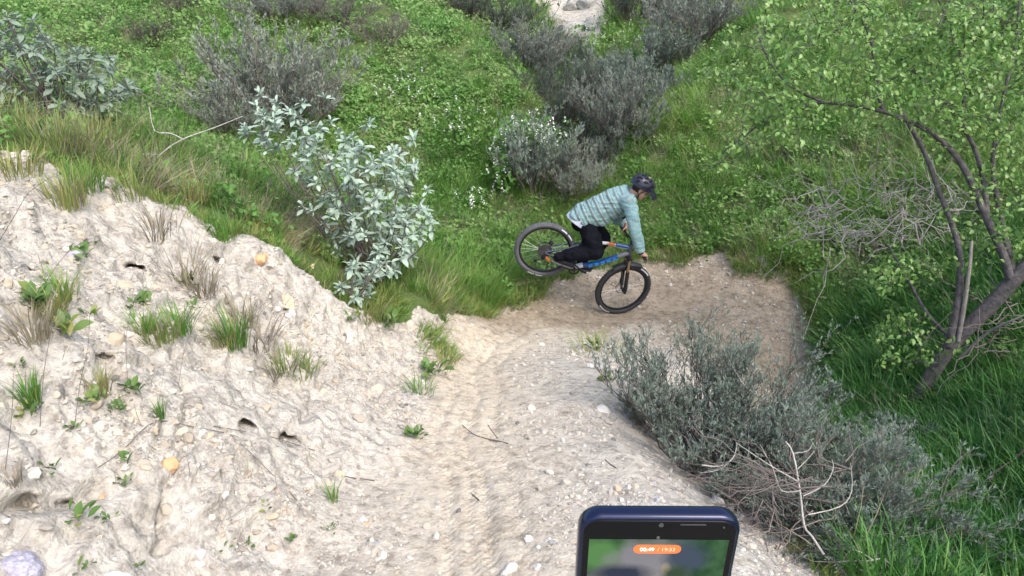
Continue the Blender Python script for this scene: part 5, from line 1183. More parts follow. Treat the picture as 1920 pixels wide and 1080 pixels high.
def branch(name, label, lines, rads, material, cat='branch'):
    g = Vector(lines[0][0] if False else at_depth(*lines[0][-1])); o = thing(name, label, cat, g); m_ = MB()
    for k, (pl, r_) in enumerate(zip(lines, rads)):
        pts = smooth_path([at_depth(*q) for q in pl], 3); m_.tube([Vector(p) - g for p in pts], list(np.linspace(r_, r_ * .45, len(pts)) if k else np.linspace(r_ * .6, r_, len(pts))), 6)
    o2 = m_.build('wood', material, o); return o
branch('bleached_branch', 'bleached bare branch with side shoots lying across the half-dead sagebrush', [[(1473, 828, 3.72), (1487, 850, 3.68), (1500, 920, 3.6), (1508, 985, 3.52), (1522, 1005, 3.48), (1545, 1040, 3.42)], [(1500, 920, 3.6), (1465, 920, 3.6), (1450, 880, 3.62), (1425, 833, 3.65)], [(1506, 930, 3.58), (1545, 910, 3.6), (1562, 880, 3.62), (1560, 862, 3.64)],
       [(1515, 965, 3.52), (1575, 950, 3.55), (1597, 920, 3.6), (1595, 868, 3.62)], [(1488, 850, 3.68), (1515, 845, 3.68), (1524, 830, 3.7)], [(1500, 905, 3.6), (1440, 870, 3.6), (1380, 830, 3.65)], [(1495, 880, 3.64), (1515, 860, 3.66), (1528, 845, 3.68)]], [.0058, .0030, .0030, .0030, .0024, .0030, .0022], BARE)
branch('bleached_branch', 'pale bare stem rising above the blue-green sagebrush', [[(1408, 720, 4.7), (1422, 745, 4.7), (1432, 790, 4.75), (1440, 820, 4.8)], [(1424, 752, 4.7), (1445, 740, 4.7), (1455, 730, 4.7)], [(1420, 742, 4.7), (1390, 715, 4.7), (1352, 645, 4.7)]], [.0045, .003, .0025], BARE)
branch('bleached_branch', 'pale curved shoot arching out of the sagebrush above the phone', [[(1382, 830, 4.0), (1375, 858, 4.0), (1350, 874, 4.0), (1316, 872, 4.0)], [(1375, 858, 4.0), (1350, 880, 3.98), (1312, 887, 3.98)]], [.0042, .0034], BARE)
branch('bleached_branch', 'pale upright dead stem on the right side of the foreground sagebrush', [[(1506, 715, 4.9), (1500, 770, 4.9), (1475, 820, 4.85), (1472, 830, 4.8)], [(1498, 770, 4.9), (1480, 745, 4.9)]], [.0045, .0026], BARE)
branch('bleached_branch', 'forked pale dead branch at the bottom edge right of the phone', [[(1580, 1052, 3.45), (1625, 1052, 3.4), (1660, 1050, 3.4), (1690, 1085, 3.4)], [(1660, 1050, 3.4), (1655, 1075, 3.38), (1610, 1068, 3.36)], [(1640, 1052, 3.4), (1600, 1030, 3.42), (1580, 1050, 3.44)]], [.0045, .0032, .0032], BARE)
branch('bleached_branch', 'forked grey dead branch lying on the grass at the top of the bank', [[(455, 218, 6.3), (400, 240, 6.2), (340, 262, 6.0), (300, 290, 5.9), (275, 318, 5.8)], [(345, 262, 6.0), (320, 250, 6.0), (290, 245, 5.9), (280, 200, 5.9)], [(300, 290, 5.9), (260, 290, 5.7), (235, 305, 5.6)], [(290, 300, 5.85), (275, 330, 5.7), (300, 360, 5.7)]], [.0055, .006, .005, .005], BARE)
def ground_stick(label, pts, rad, material, name='stick', side=()):
    L = [hit(*p) for p in pts]; g = L[0][0]; o = thing(name, label, 'stick', g); m_ = MB(); P_ = smooth_path([np.array(h) + np.array(nn) * rad * .8 for h, nn in L], 3)
    m_.tube([Vector(p) - g for p in P_], list(np.linspace(rad * .6, rad, len(P_))), 6)
    for s_ in side:
        Q = [hit(*p) for p in s_]; P_ = smooth_path([np.array(h) + np.array(nn) * rad for h, nn in Q], 3); m_.tube([Vector(p) - g for p in P_], rad * .5, 5)
    m_.build('wood', material, o)
ground_stick('forked brown stick lying across the middle of the pale trail', [(867, 798), (888, 815), (910, 823), (935, 828), (953, 833)], .0048, TWIG, side=[[(915, 798), (925, 812), (934, 823)]])
ground_stick('short brown twig on the tyre tracks below the forked stick', [(882, 925), (890, 932), (898, 939)], .004, TWIG_DARK); ground_stick('thin twig lying flat on the left foot of the bank', [(640, 893), (670, 898), (702, 902)], .004, TWIG)
ground_stick('long thin dead stem lying down the bank from the dark burrow', [(430, 815), (470, 850), (510, 890), (545, 925), (565, 950)], .0028, TWIG); ground_stick('bent dead stem bridging the crack in the bank', [(182, 878), (230, 845), (275, 800), (310, 790), (360, 800), (420, 812)], .003, TWIG)
ground_stick('thin dead stem running to the green-mouthed burrow', [(400, 800), (460, 810), (510, 820), (590, 845)], .0026, TWIG); ground_stick('short curved twig at the right edge of the trail above the phone', [(1135, 863), (1145, 872), (1155, 878)], .004, TWIG_DARK)

# ------------------------------------------------------------------ stones
def stone_mat(name, c0, c1, sc=18):
    m, n, l, b = mat(name); tc = n.new('ShaderNodeTexCoord'); nz = n.new('ShaderNodeTexNoise'); nz.inputs['Scale'].default_value = sc; nz.inputs['Detail'].default_value = 6; nz.inputs['Roughness'].default_value = .7; l.new(tc.outputs['Object'], nz.inputs[0])
    rp = n.new('ShaderNodeValToRGB'); rp.color_ramp.elements[0].position = .35; rp.color_ramp.elements[0].color = (*c0, 1); rp.color_ramp.elements[1].position = .65; rp.color_ramp.elements[1].color = (*c1, 1); l.new(nz.outputs[0], rp.inputs[0]); l.new(rp.outputs[0], b.inputs['Base Color']); b.inputs['Roughness'].default_value = .85; b.inputs['Specular IOR Level'].default_value = .2
    bp = n.new('ShaderNodeBump'); bp.inputs['Strength'].default_value = .5; bp.inputs['Distance'].default_value = .006; l.new(nz.outputs[0], bp.inputs['Height']); l.new(bp.outputs[0], b.inputs['Normal']); return m
SM = {'white': stone_mat('pale_stone', (.50, .48, .45), (.66, .64, .60)), 'grey': stone_mat('grey_stone', (.26, .26, .27), (.42, .41, .40)), 'orange': stone_mat('orange_stone', (.58, .27, .10), (.62, .46, .30), 40), 'tan': stone_mat('tan_stone', (.46, .36, .24), (.60, .50, .37)), 'purple': stone_mat('lilac_stone', (.24, .24, .33), (.46, .44, .48), 9), 'dark': stone_mat('dark_stone', (.10, .10, .105), (.19, .185, .18))}
for _m in SM.values(): pass
smesh = {k: [pebble_mesh('stone', 70 + 10 * j + i, 3, .62, .5, m_) for i in range(4)] for j, (k, m_) in enumerate(SM.items())}
def stone(px, py, w, h_, kind, label, i=0, sink=.25):
    h, nn = hit(px, py + h_ * .3); d = float(np.array(h) @ FW); s_ = w * d / FPX / 2; o = link('stone' if w < 60 else 'boulder', smesh[kind][i % 4]); q = nn.to_track_quat('Z', 'Y'); o.rotation_euler = (Quaternion().slerp(q, .6) @ Quaternion((0, 0, 1), random.uniform(-.5, .5))).to_euler()
    o.location = h + nn * (s_ * .62 * (1 - 2 * sink) * .5); o.scale = (s_, s_ * random.uniform(.8, 1.0), s_ * max(.6, min(1.5, h_ / w * 1.25))); tag(o, label, 'stone', 'stones on the bank and trail')
for k, a in enumerate([(955, 1060, 38, 32, 'white', 'smooth pale stone on the trail at the bottom edge left of the phone'), (375, 1033, 32, 26, 'white', 'largest of three pale stones at the foot of the bank beside the sandy patch'), (374, 1052, 22, 16, 'white', 'pale stone just below the largest of the three at the foot of the bank'), (355, 1028, 13, 14, 'white', 'smallest of the three pale stones at the foot of the bank'),
    (655, 627, 34, 26, 'white', 'rounded white stone on the bank edge below the small silver-leaved plant'), (488, 477, 30, 36, 'orange', 'bright orange stone set in the upper bank'), (585, 495, 12, 18, 'tan', 'small orange-tan stone right of the bright orange one near the bank edge'), (565, 508, 20, 18, 'grey', 'blue-grey stone beside the small orange-tan stone near the bank edge'),
    (318, 862, 30, 34, 'orange', 'pale orange stone set in the lower bank beside the crack'), (393, 815, 20, 16, 'tan', 'yellow-tan stone at the end of the bent dead stem'), (192, 928, 16, 16, 'orange', 'small orange stone in the lower bank below the broad weed'), (255, 792, 16, 10, 'tan', 'small pinkish stone on the bank above the bent stem'), (290, 805, 18, 10, 'tan', 'flat pinkish stone under the bent stem'),
    (140, 470, 34, 28, 'purple', 'blue-grey stone among dark leaves on the upper left bank'), (537, 562, 40, 22, 'tan', 'long pale tan stone on the bank below the bright orange one'), (520, 575, 16, 14, 'white', 'small pale stone left of the long tan stone'), (548, 582, 16, 12, 'white', 'small white stone under the long tan stone'), (495, 585, 12, 9, 'dark', 'small dark stone on the bank left of the long tan stone'),
    (123, 704, 14, 13, 'white', 'round white pebble on the left bank above the broad weeds'), (178, 715, 12, 11, 'white', 'white pebble right of the round one on the left bank'), (415, 487, 18, 14, 'white', 'pale stone wedged over the burrow near the bank top'), (1130, 686, 22, 16, 'white', 'pale stone at the trail edge just left of the sagebrush'), (1170, 680, 13, 11, 'white', 'smaller pale stone between the trail-edge stone and the sagebrush'), (1105, 682, 18, 14, 'white', 'tan-white stone left of the pale one at the trail edge'),
    (1132, 763, 32, 18, 'white', 'flat white stone at the trail edge in front of the sagebrush'), (1150, 757, 14, 10, 'grey', 'small grey stone behind the flat white stone'), (1055, 822, 14, 11, 'white', 'white pebble in the middle right of the pale trail'), (1015, 880, 12, 12, 'grey', 'grey pebble on the pale trail between the ruts and the phone'), (970, 792, 14, 7, 'dark', 'flat dark pebble beside the forked stick'), (918, 781, 8, 7, 'grey', 'small round pebble just above the forked stick'),
    (920, 911, 11, 7, 'grey', 'dark-shadowed pebble in the tyre tracks'), (923, 894, 7, 6, 'white', 'tiny pale pebble above the tyre-track pebble'), (860, 955, 14, 12, 'dark', 'dark pebble in the left tyre track'), (820, 949, 13, 7, 'white', 'flat white pebble left of the dark pebble'), (768, 1043, 16, 11, 'white', 'white pebble at the left side of the trail near the bottom'), (680, 971, 20, 9, 'white', 'flat white stone on the left margin of the trail'), (688, 979, 11, 9, 'orange', 'orange pebble touching the flat white stone'),
    (1010, 1024, 14, 10, 'white', 'white chip between the smooth pale stone and the phone'), (1034, 1015, 14, 10, 'grey', 'pale pebble beside the phone, left one of a pair'), (1047, 1017, 10, 8, 'grey', 'pale pebble beside the phone, right one of a pair'), (1008, 1061, 20, 10, 'white', 'flat white pebble right of the smooth pale stone'), (750, 888, 9, 9, 'white', 'white chip on the gravel at the foot of the bank'), (714, 885, 11, 9, 'white', 'round pebble on the gravel left of the white chip'),
    (705, 1015, 14, 8, 'grey', 'pale pebble in a small heap on the left side of the trail'), (690, 1012, 9, 9, 'dark', 'dark pebble in the small heap on the left side of the trail'), (712, 1012, 12, 8, 'grey', 'grey pebble at the right of the small heap'), (1345, 930, 40, 36, 'white', 'pale rock half hidden under the sagebrush behind the phone'), (1390, 965, 20, 26, 'white', 'white stone touching the right edge of the phone'), (1225, 900, 18, 24, 'grey', 'grey stone at the drop-off below the sagebrush'),
    (1230, 935, 16, 18, 'purple', 'blue-grey stone at the trail edge just above the phone'), (1422, 1033, 12, 10, 'white', 'white pebble right of the phone, upper of two'), (1430, 1044, 10, 9, 'white', 'white pebble right of the phone, lower of two'), (1250, 507, 8, 6, 'white', 'white chip on the damp turn behind the front wheel'), (1056, 526, 8, 6, 'white', 'white chip on the damp dirt below the rear wheel'), (1072, 562, 9, 6, 'white', 'white chip on the damp turn left of the front wheel'), (1073, 572, 9, 6, 'tan', 'tan chip below the white chip left of the front wheel'),
    (1258, 532, 8, 6, 'white', 'white chip on the turn right of the front wheel'), (1198, 574, 9, 6, 'white', 'white chip beside the front tyre where it meets the ground'), (1304, 579, 9, 7, 'grey', 'pale pebble on the turn right of the bicycle'), (1412, 640, 10, 8, 'white', 'pale pebble on the lower trail above the sagebrush'), (1100, 870, 10, 6, 'dark', 'dark chip near the right side of the pale trail'), (1150, 822, 16, 10, 'dark', 'brown stone at the right edge of the trail under the sagebrush'), (760, 740, 14, 12, 'grey', 'grey stone on the gravel slope left of the trail'), (810, 742, 10, 8, 'grey', 'dark grey pebble at the foot of the gravel slope')]):
    stone(*a, i=k, sink=.42)
def rock(name, label, loc, s_, seed, material, sub=5, flat=.8, rough=.4):
    me = pebble_mesh(name, seed, sub, flat, rough, material); V = me_np(me); V = V * (1 + .10 * fbm(V, .35, 4, seed, ridge=True) + .05 * (worley(V, .45, seed)[1] - .5))[:, None]; me_set(me, V); o = link(name, me); o.location = loc; o.scale = s_; tag(o, label, 'rock'); return o
h, nn = hit(45, 1050); o = rock('boulder', 'cracked lilac-grey boulder in the bottom left corner', h + Vector((-.045, -.02, -.02)), (.10, .09, .10), 144, SM['purple'])
h, nn = hit(225, 1078); rock('boulder', 'grey boulder showing at the bottom edge beside the weed', h + Vector((0, -.02, -.01)), (.055, .05, .04), 145, SM['white'])
ROCK = stone_mat('outcrop_rock', (.20, .20, .18), (.44, .43, .40), 6)
for k, (px, py, w, lb) in enumerate([(1085, 60, 62, 'largest pale rock in the broken face at the head of the gully'), (1050, 40, 48, 'pale rock on the left of the broken face at the head of the gully'), (1118, 52, 44, 'rock on the right of the broken face beside the dark shrub'), (1072, 18, 52, 'pale rock high in the broken face near the top edge'), (1105, 12, 46, 'rock at the top right of the broken face at the top edge'),
                                   (1066, 84, 36, 'small rock at the foot of the broken face'), (1040, 72, 34, 'narrow rock on the lower left of the broken face'), (1098, 86, 30, 'smallest rock at the foot of the broken face, right of the others')]):
    h, nn = hit(px, py); s_ = w * float(np.array(h) @ FW) / FPX / 2; o = rock('rock_outcrop', lb, h + Vector((0, .25, -.1)) * s_, (s_, s_ * .8, s_ * (.75 + .1 * (k % 3))), 146 + k, ROCK, 4, .9, .8); o['group'] = 'rocks at the head of the gully'; o.rotation_euler = (.5, .3 * (k % 3 - 1), k * 1.3)

# ------------------------------------------------------------------ plants on the bank, one by one
wg = [leaf_geo(.62, .15, .30, .04, stalk=.25), leaf_geo(.72, .10, .5, .05, stalk=.3), leaf_geo(.48, .18, .15, .03, stalk=.2)]; wm = [np_mesh('leaf', a, b_, True, WEED, np.full(len(a), .5)) for a, b_ in wg]
wy = [np_mesh('leaf', a, b_, True, YELLOW, np.full(len(a), .5)) for a, b_ in wg]
def weed(px, py, spx, n_, label, yellow=.1, upr=.6, seed=0):
    r = np.random.default_rng(seed + int(px * 7 + py)); h, nn = hit(px, py); d = float(np.array(h) @ FW); o = thing('leafy_weed', label, 'weed', h, 'leafy weeds on the bank'); s_ = spx * d / FPX * 1.1
    for i in range(int(n_ * 1.9)):
        a = r.uniform(0, 6.28) + i * 2.4; e = r.uniform(.3, 1.35) * upr + .25; dv = Vector((math.cos(a) * math.cos(e), math.sin(a) * math.cos(e) - .15, math.sin(e) + .15)); dv = (dv + nn * .25).normalized(); me = (wy if r.uniform() < yellow else wm)[r.integers(0, 3)]
        c_ = link('leaf', me, o); R = frames(np.array(dv)[None], r.normal(0, .3, 1))[0]; c_.matrix_local = Matrix.Translation(dv * s_ * .08 + Vector((r.normal(0, s_ * .17), r.normal(0, s_ * .14), 0)) + dv * s_ * r.uniform(0, .22)) @ Matrix(R.tolist()).to_4x4() @ Matrix.Scale(s_ * r.uniform(.16, .42), 4)
for a in [(60, 575, 75, 14, 'broad dark weed with many leaves at the left edge of the bank', .1), (115, 625, 70, 14, 'spreading weed with yellowing leaves right of the broad dark weed', .35), (165, 595, 40, 6, 'two-toned small weed beside the yellowing weed', .4), (262, 575, 45, 12, 'dark rosette weed in the middle of the left bank', .1), (150, 490, 55, 8, 'dark-leaved weed growing round the blue-grey stone', .05), (178, 458, 30, 5, 'small weed just above the blue-grey stone', .0),
          (55, 780, 60, 9, 'upright green weed on the far left bank', .25), (180, 755, 45, 10, 'yellow-green weed with upright leaves on the left bank', .5), (250, 735, 50, 9, 'green weed with pointed leaves on the middle left bank', .0), (225, 770, 36, 10, 'blue-green rosette weed under the pointed-leaf weed', .0), (145, 805, 42, 6, 'dark green weed with two tall leaves left of the rosette', .0), (240, 870, 50, 6, 'tall-leaved weed standing by the crack in the lower bank', .0), (232, 905, 40, 6, 'grey-green weed in the hollow under the tall-leaved weed', .0),
          (95, 885, 44, 5, 'slender weed on the lower left bank', .1), (145, 975, 60, 7, 'broad-leaved weed over the dark hollow in the lower left', .15), (198, 975, 30, 7, 'compact green weed right of the broad-leaved one', .0), (155, 1065, 40, 6, 'dark weed at the bottom edge left of the grey boulder', .0), (260, 1065, 28, 5, 'small weed at the bottom edge right of the grey boulder', .1), (420, 1030, 26, 3, 'two-leaved seedling on the sandy patch', .0), (465, 1022, 30, 4, 'flat seedling right of the two-leaved one', .0), (543, 1015, 30, 5, 'small weed at the right end of the sandy patch', .1),
          (620, 995, 26, 5, 'spindly weed at the foot of the bank', .1), (500, 955, 34, 6, 'weak dark weed on the lower bank above the sandy patch', .2), (725, 610, 55, 16, 'bushy green weed on the bank edge near the trail', .0), (70, 310, 50, 9, 'grey-green leafy weed at the bare left top of the bank', .1), (215, 355, 34, 7, 'blue-green weed at the bank top', .1), (355, 535, 45, 9, 'grey-green weed among dry stems in the middle bank', .2), (365, 580, 28, 5, 'small dark weed below the dry stems', .0),
          (810, 700, 50, 12, 'low green weed flat on the gravel beside the trail', .0), (778, 822, 46, 14, 'low green weed mat at the left edge of the trail', .0), (1140, 715, 30, 9, 'bright green weed at the trail edge by the sagebrush', .1), (1120, 655, 50, 10, 'sparse green weed patch on the crest of the trail', .2), (1020, 500, 40, 7, 'low weed on the dirt under the rear wheel', .1), (1320, 465, 40, 9, 'weed hanging over the top edge of the damp turn', .0), (35, 690, 30, 5, 'small weed beside the dead stalk on the left edge', .2), (665, 600, 36, 9, 'mossy weed on the bank edge above the rounded white stone', .3)]:
    weed(*a)
def tuft(px, py, hpx, n_, label, mix=0, spread=.5, base=.05, seed=0):
    r = np.random.default_rng(seed + int(px * 3 + py)); h, nn = hit(px, py); d = float(np.array(h) @ FW); L = hpx * d / FPX * 1.2; V, F_, s_ = blades(int(n_ * 2.1), L, .0062, spread, .9, r=r, base=base * d / 4)
    o = thing('grass_tuft', label, 'grass tuft', h, 'grass tufts on the bank'); link('blades', np_mesh('blades', V, F_, True, (GRASS, YELLOW, DRY)[mix], s_), o)['kind'] = 'stuff'
    if mix != 2:
        V, F_, s_ = blades(max(4, n_ // 3), L * .95, .0045, spread * 1.3, .8, r=r, base=base * d / 4); link('dry_blades', np_mesh('dry_blades', V, F_, True, DRY if mix == 1 else YELLOW, s_), o)['kind'] = 'stuff'
for a in [(300, 640, 55, 46, 'yellow-green grass tuft on the middle of the bank', 1, .5, .10), (335, 625, 50, 40, 'grass tuft touching the yellow-green one on its right', 0, .5, .08), (440, 650, 70, 50, 'tall green grass tuft with dry stems right of the middle bank', 0, .4, .08), (415, 645, 45, 36, 'yellowing grass tuft left of the tall green one', 1, .6, .10), (375, 555, 60, 40, 'dry grey grass clump in the middle of the bank', 2, .7, .10), (480, 650, 60, 36, 'dry straw clump on the ledge right of the tall green grass', 2, .8, .12), (540, 690, 40, 34, 'yellow grass tuft on the ledge above the clay lump', 1, .6, .10), (570, 705, 36, 28, 'small yellow grass tuft at the end of the ledge', 1, .6, .08),
          (130, 390, 70, 60, 'tall grass tuft with brown bases on the bare bank top', 1, .4, .10), (160, 360, 60, 50, 'green grass tuft behind the brown-based one', 0, .4, .10), (420, 450, 55, 46, 'green grass tuft drooping over the bank top', 0, .5, .08), (350, 380, 60, 50, 'grass tuft on the bank top left of the drooping one', 1, .5, .12), (430, 400, 80, 70, 'lush bright green grass tuft at the bank top', 0, .5, .14), (490, 420, 80, 70, 'lush grass tuft right of the bright one, under dry twigs', 0, .6, .14), (250, 370, 60, 40, 'thin grass tuft on the stony bank top', 1, .6, .12), (100, 290, 80, 70, 'yellow grass tuft on the left of the bank top', 1, .5, .16),
          (180, 290, 80, 70, 'yellowing grass tuft in front of the dull-leaved bush', 1, .5, .16), (250, 285, 70, 70, 'green grass tuft right of the dull-leaved bush', 0, .5, .16), (30, 330, 60, 46, 'orange-tinged grass tuft at the left edge of the bank top', 1, .6, .14), (300, 330, 60, 60, 'grass tuft at the foot of the forked dead branch', 0, .5, .14), (20, 250, 70, 60, 'yellow-green grass tuft under the left end of the dull-leaved bush', 1, .5, .18), (100, 600, 70, 40, 'yellow grass among the spreading weeds at the left', 1, .5, .08), (300, 785, 36, 16, 'small green grass sprig on the lower bank', 0, .3, .03), (775, 525, 60, 90, 'bright green grass tuft at the tip of the bank', 0, .6, .16), (730, 520, 60, 70, 'grass tuft behind the small silver-leaved plant', 0, .6, .16),
          (300, 445, 70, 26, 'wispy dry grass clump under the bank top', 2, .7, .10), (345, 520, 70, 34, 'dry grass clump above the grey-green weed in the middle bank', 2, .8, .12), (60, 640, 80, 40, 'dry grass clump under the broad dark weed', 2, .7, .10), (120, 560, 60, 30, 'green grass between the two big weeds at the left', 0, .5, .08), (270, 625, 45, 26, 'small green tuft left of the yellow-green tuft', 0, .5, .06), (455, 610, 60, 30, 'dry stems behind the tall green grass tuft', 2, .7, .08), (520, 700, 50, 30, 'dry stems spilling over the ledge', 2, .9, .10), (60, 760, 60, 30, 'green grass behind the upright weed at the far left', 0, .4, .05), (190, 740, 50, 26, 'yellow grass among the yellow-green weed leaves', 1, .5, .06), (690, 600, 45, 40, 'grass tuft on the bank edge left of the bushy weed', 1, .7, .10),
          (790, 740, 36, 26, 'short grass on the gravel slope beside the trail', 0, .8, .08), (830, 690, 36, 30, 'grass round the low weed on the gravel', 1, .8, .08), (1120, 665, 36, 40, 'short grass on the crest of the trail', 1, .9, .16),
          (830, 555, 50, 90, 'short bright grass tuft where the bank meets the green slope', 0, .7, .2), (1450, 470, 60, 80, 'grass tuft overhanging the back corner of the turn', 0, .6, .2), (625, 940, 40, 10, 'sparse grass sprig at the foot of the bank', 0, .3, .03), (30, 910, 40, 12, 'thin grass sprig on the lower left bank', 2, .5, .04)]:
    tuft(*a)
def stalk(label, pts, d, rad, side=()):
    h, nn = hit(*pts[0]); d0 = float(np.array(h) @ FW); P_ = [np.array(h)] + [at_depth(x, y, d0 + (d - 0) * (i + 1)) for i, (x, y) in enumerate(pts[1:])]; o = thing('dead_stalk', label, 'dead stalk', h, 'thin dead stalks on the bank'); m_ = MB(); sp = smooth_path(P_, 3); rad *= .55; m_.tube([Vector(p) - h for p in sp], list(np.linspace(rad, rad * .5, len(sp))), 5)
    for i, ex_, ey_ in side:
        p = P_[i]; q = p + (at_depth(pts[i][0] + ex_, pts[i][1] + ey_, d0) - at_depth(pts[i][0], pts[i][1], d0)); m_.tube([Vector(p) - h, Vector((p + q) / 2) - h + Vector((0, 0, .008)), Vector(q) - h], [rad * .6, rad * .5, rad * .3], 4)
    m_.build('stem', TWIG, o)
for a in [('tallest dark dead stalk on the left bank', [(75, 800), (82, 700), (95, 620), (100, 540)], -.03, .0026, [(2, 18, -40)]), ('dead stalk beside the tallest one, leaning right', [(140, 800), (150, 720), (165, 650), (168, 590)], -.03, .0024, [(1, 20, -40)]), ('curved dead stalk crossing the upper left corner of the bank', [(0, 450), (30, 400), (55, 360), (100, 330)], -.05, .003, []), ('long pale stalk leaning over the middle bank', [(335, 720), (350, 640), (385, 575), (410, 540)], -.03, .0024, []), ('upright dead stalk in the middle of the bank', [(240, 720), (236, 640), (245, 580), (250, 540)], -.03, .0022, [(2, 18, -30)]), ('dead stalk leaning left at the far left edge', [(10, 880), (22, 780), (25, 700)], -.04, .0025, [(1, 30, -50)]),
          ('dead stalk arching from the burrow to the upper bank', [(85, 530), (130, 470), (190, 440), (250, 425)], -.02, .0024, []), ('thin stalk standing left of the small grass sprig', [(290, 800), (300, 740), (308, 690)], -.03, .002, []), ('dark stalk bush behind the dull-leaved bush, upper one', [(120, 215), (130, 120), (135, 40)], .0, .005, [(1, 20, -45), (1, -15, -50)]), ('dark stalk beside the upper stalk behind the dull-leaved bush', [(165, 220), (170, 150), (178, 90)], .0, .005, [(1, 30, -20), (2, 40, -20)]), ('thin dark stalk rising left out of the dull-leaved bush', [(70, 210), (68, 110), (60, 30)], .0, .005, [(1, 15, -40)])]:
    stalk(*a)
# ------------------------------------------------------------------ the phone held up in front of the camera
PH_BLUE = simple('phone_blue_metal', (.006, .011, .042), .28, .5, coat=.4); PH_GLASS = simple('phone_black_glass', (.004, .004, .005), .2, spec=.15)
phone = thing('phone', 'dark blue phone filming the trail, its screen lit under an orange timer', 'phone', Vector((.0697, .2520, -.2350)))
phone.rotation_euler = (math.radians(2.0), 0, math.radians(-.5))        # local: X right, Z up, -Y towards the viewer, top edge at z = 0
PW, PHH, PT = .0765, .163, .0090
def rrect(w, h, r, n_=8, top=0.0):
    pts = []
    for cx, cz, a0 in ((w / 2 - r, top - r, 0), (-w / 2 + r, top - r, 90), (-w / 2 + r, top - h + r, 180), (w / 2 - r, top - h + r, 270)):
        for i in range(n_ + 1):
            a = math.radians(a0 + 90 * i / n_); pts.append((cx + r * math.cos(a), cz + r * math.sin(a)))
    return pts
def slab(layers, name, material, parent):
    m_ = MB(); n_ = len(layers[0][0]); V = []
    for pts, y in layers: V += [(x, y, z) for x, z in pts]
    F_ = [tuple(range(n_)), tuple(range((len(layers) - 1) * n_, len(layers) * n_))[::-1]]
    for i in range(len(layers) - 1):
        for k in range(n_): F_.append((i * n_ + k, (i + 1) * n_ + k, (i + 1) * n_ + (k + 1) % n_, i * n_ + (k + 1) % n_))
    m_.add(V, F_); return m_.build(name, material, parent)
def rr(ins): return rrect(PW - 2 * ins, PHH - 2 * ins, .0105 - ins, top=-ins)
slab([(rr(.0022), .0), (rr(.0011), .0004), (rr(.0004), .0012), (rr(0), .0026), (rr(0), .0062), (rr(.0006), .0078), (rr(.0016), .0087), (rr(.003), PT)], 'case', PH_BLUE, phone)
slab([(rr(.0026), -.0004), (rr(.0023), -.0001), (rr(.0023), .0006)], 'front_glass', PH_GLASS, phone)
m, n, l, b = mat('phone_screen'); n.remove(b); em = n.new('ShaderNodeEmission'); l.new(em.outputs[0], n['Material Output'].inputs[0])
tc = n.new('ShaderNodeTexCoord')
def nz(scale, det=4, dist=0.0):
    x = n.new('ShaderNodeTexNoise'); x.inputs['Scale'].default_value = scale; x.inputs['Detail'].default_value = det; x.inputs['Distortion'].default_value = dist; l.new(tc.outputs['Object'], x.inputs[0]); return x.outputs[0]
def mth(op, a, b_=None, c_=None, clamp=False):
    x = n.new('ShaderNodeMath'); x.operation = op; x.use_clamp = clamp
    for i_, v_ in enumerate((a, b_, c_)):
        if v_ is None: continue
        if isinstance(v_, (int, float)): x.inputs[i_].default_value = v_
        else: l.new(v_, x.inputs[i_])
    return x.outputs[0]
sx = n.new('ShaderNodeSeparateXYZ'); l.new(tc.outputs['Object'], sx.inputs[0]); X_, Z_ = sx.outputs[0], sx.outputs[2]
def blob(cx, cz, rx, rz, soft=.35, nsc=90, amp=.5):
    dx = mth('DIVIDE', mth('SUBTRACT', X_, cx), rx); dz = mth('DIVIDE', mth('SUBTRACT', Z_, cz), rz)
    d = mth('ADD', mth('SQRT', mth('ADD', mth('MULTIPLY', dx, dx), mth('MULTIPLY', dz, dz))), mth('MULTIPLY', mth('SUBTRACT', nz(nsc), .5), amp * 2))
    mr = n.new('ShaderNodeMapRange'); mr.inputs[1].default_value = 1 + soft; mr.inputs[2].default_value = 1 - soft; l.new(d, mr.inputs[0]); return mr.outputs[0]
def col(c_):
    x = n.new('ShaderNodeRGB'); x.outputs[0].default_value = (*c_, 1); return x.outputs[0]
def mixc(f, a, b_):
    x = n.new('ShaderNodeMix'); x.data_type = 'RGBA'; l.new(f, x.inputs[0]); l.new(a, x.inputs[6]); l.new(b_, x.inputs[7]); return x.outputs[2]
c = mixc(mth('MULTIPLY_ADD', nz(120, 6), 2.2, -.6, True), col((.012, .035, .018)), col((.05, .105, .05)))
c = mixc(blob(-.027, -.024, .012, .010), c, col((.075, .17, .06)))
c = mixc(blob(-.004, -.030, .017, .016, .3), c, col((.17, .165, .18)))
c = mixc(blob(-.010, -.050, .024, .018, .3), c, col((.20, .19, .19)))
c = mixc(blob(-.016, -.037, .013, .006, .4), c, col((.03, .035, .055)))
c = mixc(blob(.014, -.026, .009, .010, .4), c, col((.045, .06, .085)))
c = mixc(blob(.005, -.034, .0022, .004, .4, 200, .2), c, col((.32, .27, .20)))
c = mixc(blob(.010, -.037, .006, .006, .5), c, col((.035, .055, .035)))
l.new(c, em.inputs[0]); em.inputs[1].default_value = .62
sm_ = MB(); w2 = .0331; sm_.add([(-w2, -.00055, -.0138), (w2, -.00055, -.0138), (w2, -.00055, -.155), (-w2, -.00055, -.155)], [(0, 1, 2, 3)]); scr = sm_.build('screen', m, phone, smooth=False)
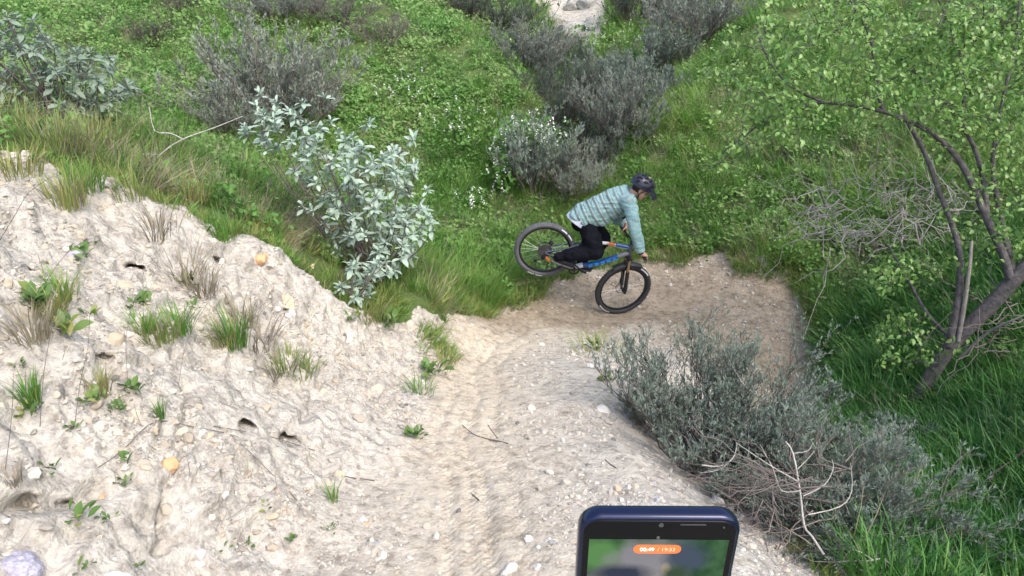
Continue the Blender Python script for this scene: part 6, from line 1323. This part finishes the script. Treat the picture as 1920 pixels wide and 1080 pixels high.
PILL = mat('timer_pill'); pm_, pn, pl_, pb_ = PILL; pb_.inputs['Base Color'].default_value = (.5, .08, .02, 1); pb_.inputs['Emission Color'].default_value = (.95, .13, .03, 1); pb_.inputs['Emission Strength'].default_value = .5
pts = rrect(.0226, .0056, .0027, 8, top=-.0172); pmx = MB(); pmx.add([(x - .0004, -.0007, z) for x, z in pts], [tuple(range(len(pts)))]); pmx.build('timer_pill', pm_, scr, smooth=False)
def text(s_, size, x, z, material, name):
    cu = bpy.data.curves.new(name, 'FONT'); cu.body = s_; cu.size = size; cu.align_x = 'LEFT'; o = bpy.data.objects.new(name, cu); C.objects.link(o); dg = bpy.context.evaluated_depsgraph_get()
    me = bpy.data.meshes.new_from_object(o.evaluated_get(dg)); bpy.data.objects.remove(o); me.transform(Matrix.Translation((x, -.0009, z)) @ Matrix.Rotation(math.pi / 2, 4, 'X')); me.materials.clear(); me.materials.append(material); return link(name, me, scr)
tw = mat('timer_text'); tw[3].inputs['Emission Color'].default_value = (.95, .85, .8, 1); tw[3].inputs['Emission Strength'].default_value = .7; td = mat('timer_text_dim'); td[3].inputs['Base Color'].default_value = (.6, .3, .2, 1); td[3].inputs['Emission Color'].default_value = (.95, .50, .36, 1); td[3].inputs['Emission Strength'].default_value = .5
text('00:49', .0031, -.0087, -.0211, tw[0], 'timer_text'); text('/ 19:33', .0031, -.0004, -.0211, td[0], 'timer_text')
cm = MB(); cm.disc((0.0, -.0006, -.0045), .0012, .0006, 20); cm.build('front_camera', simple('lens_glass', (.05, .06, .05), .1), phone); cm = MB(); cm.disc((-.0007, -.0006, -.0125), .0008, .0005, 14); cm.disc((.0295, -.0006, -.0058), .0004, .0005, 10); cm.build('sensor', simple('sensor_grey', (.09, .09, .09), .3), phone)
spk = MB(); spk.box((.015, -.0005, -.0042), (.012, .0006, .0006)); spk.build('speaker_slot', simple('slot_grey', (.05, .05, .055), .5), phone)
bt = MB(); bt.box((PW / 2 + .0002, .0045, -.045), (.0010, .0026, .010)); bt.box((PW / 2 + .0002, .0045, -.062), (.0010, .0026, .018)); bt.build('side_button', PH_BLUE, phone, bevel=.0003)
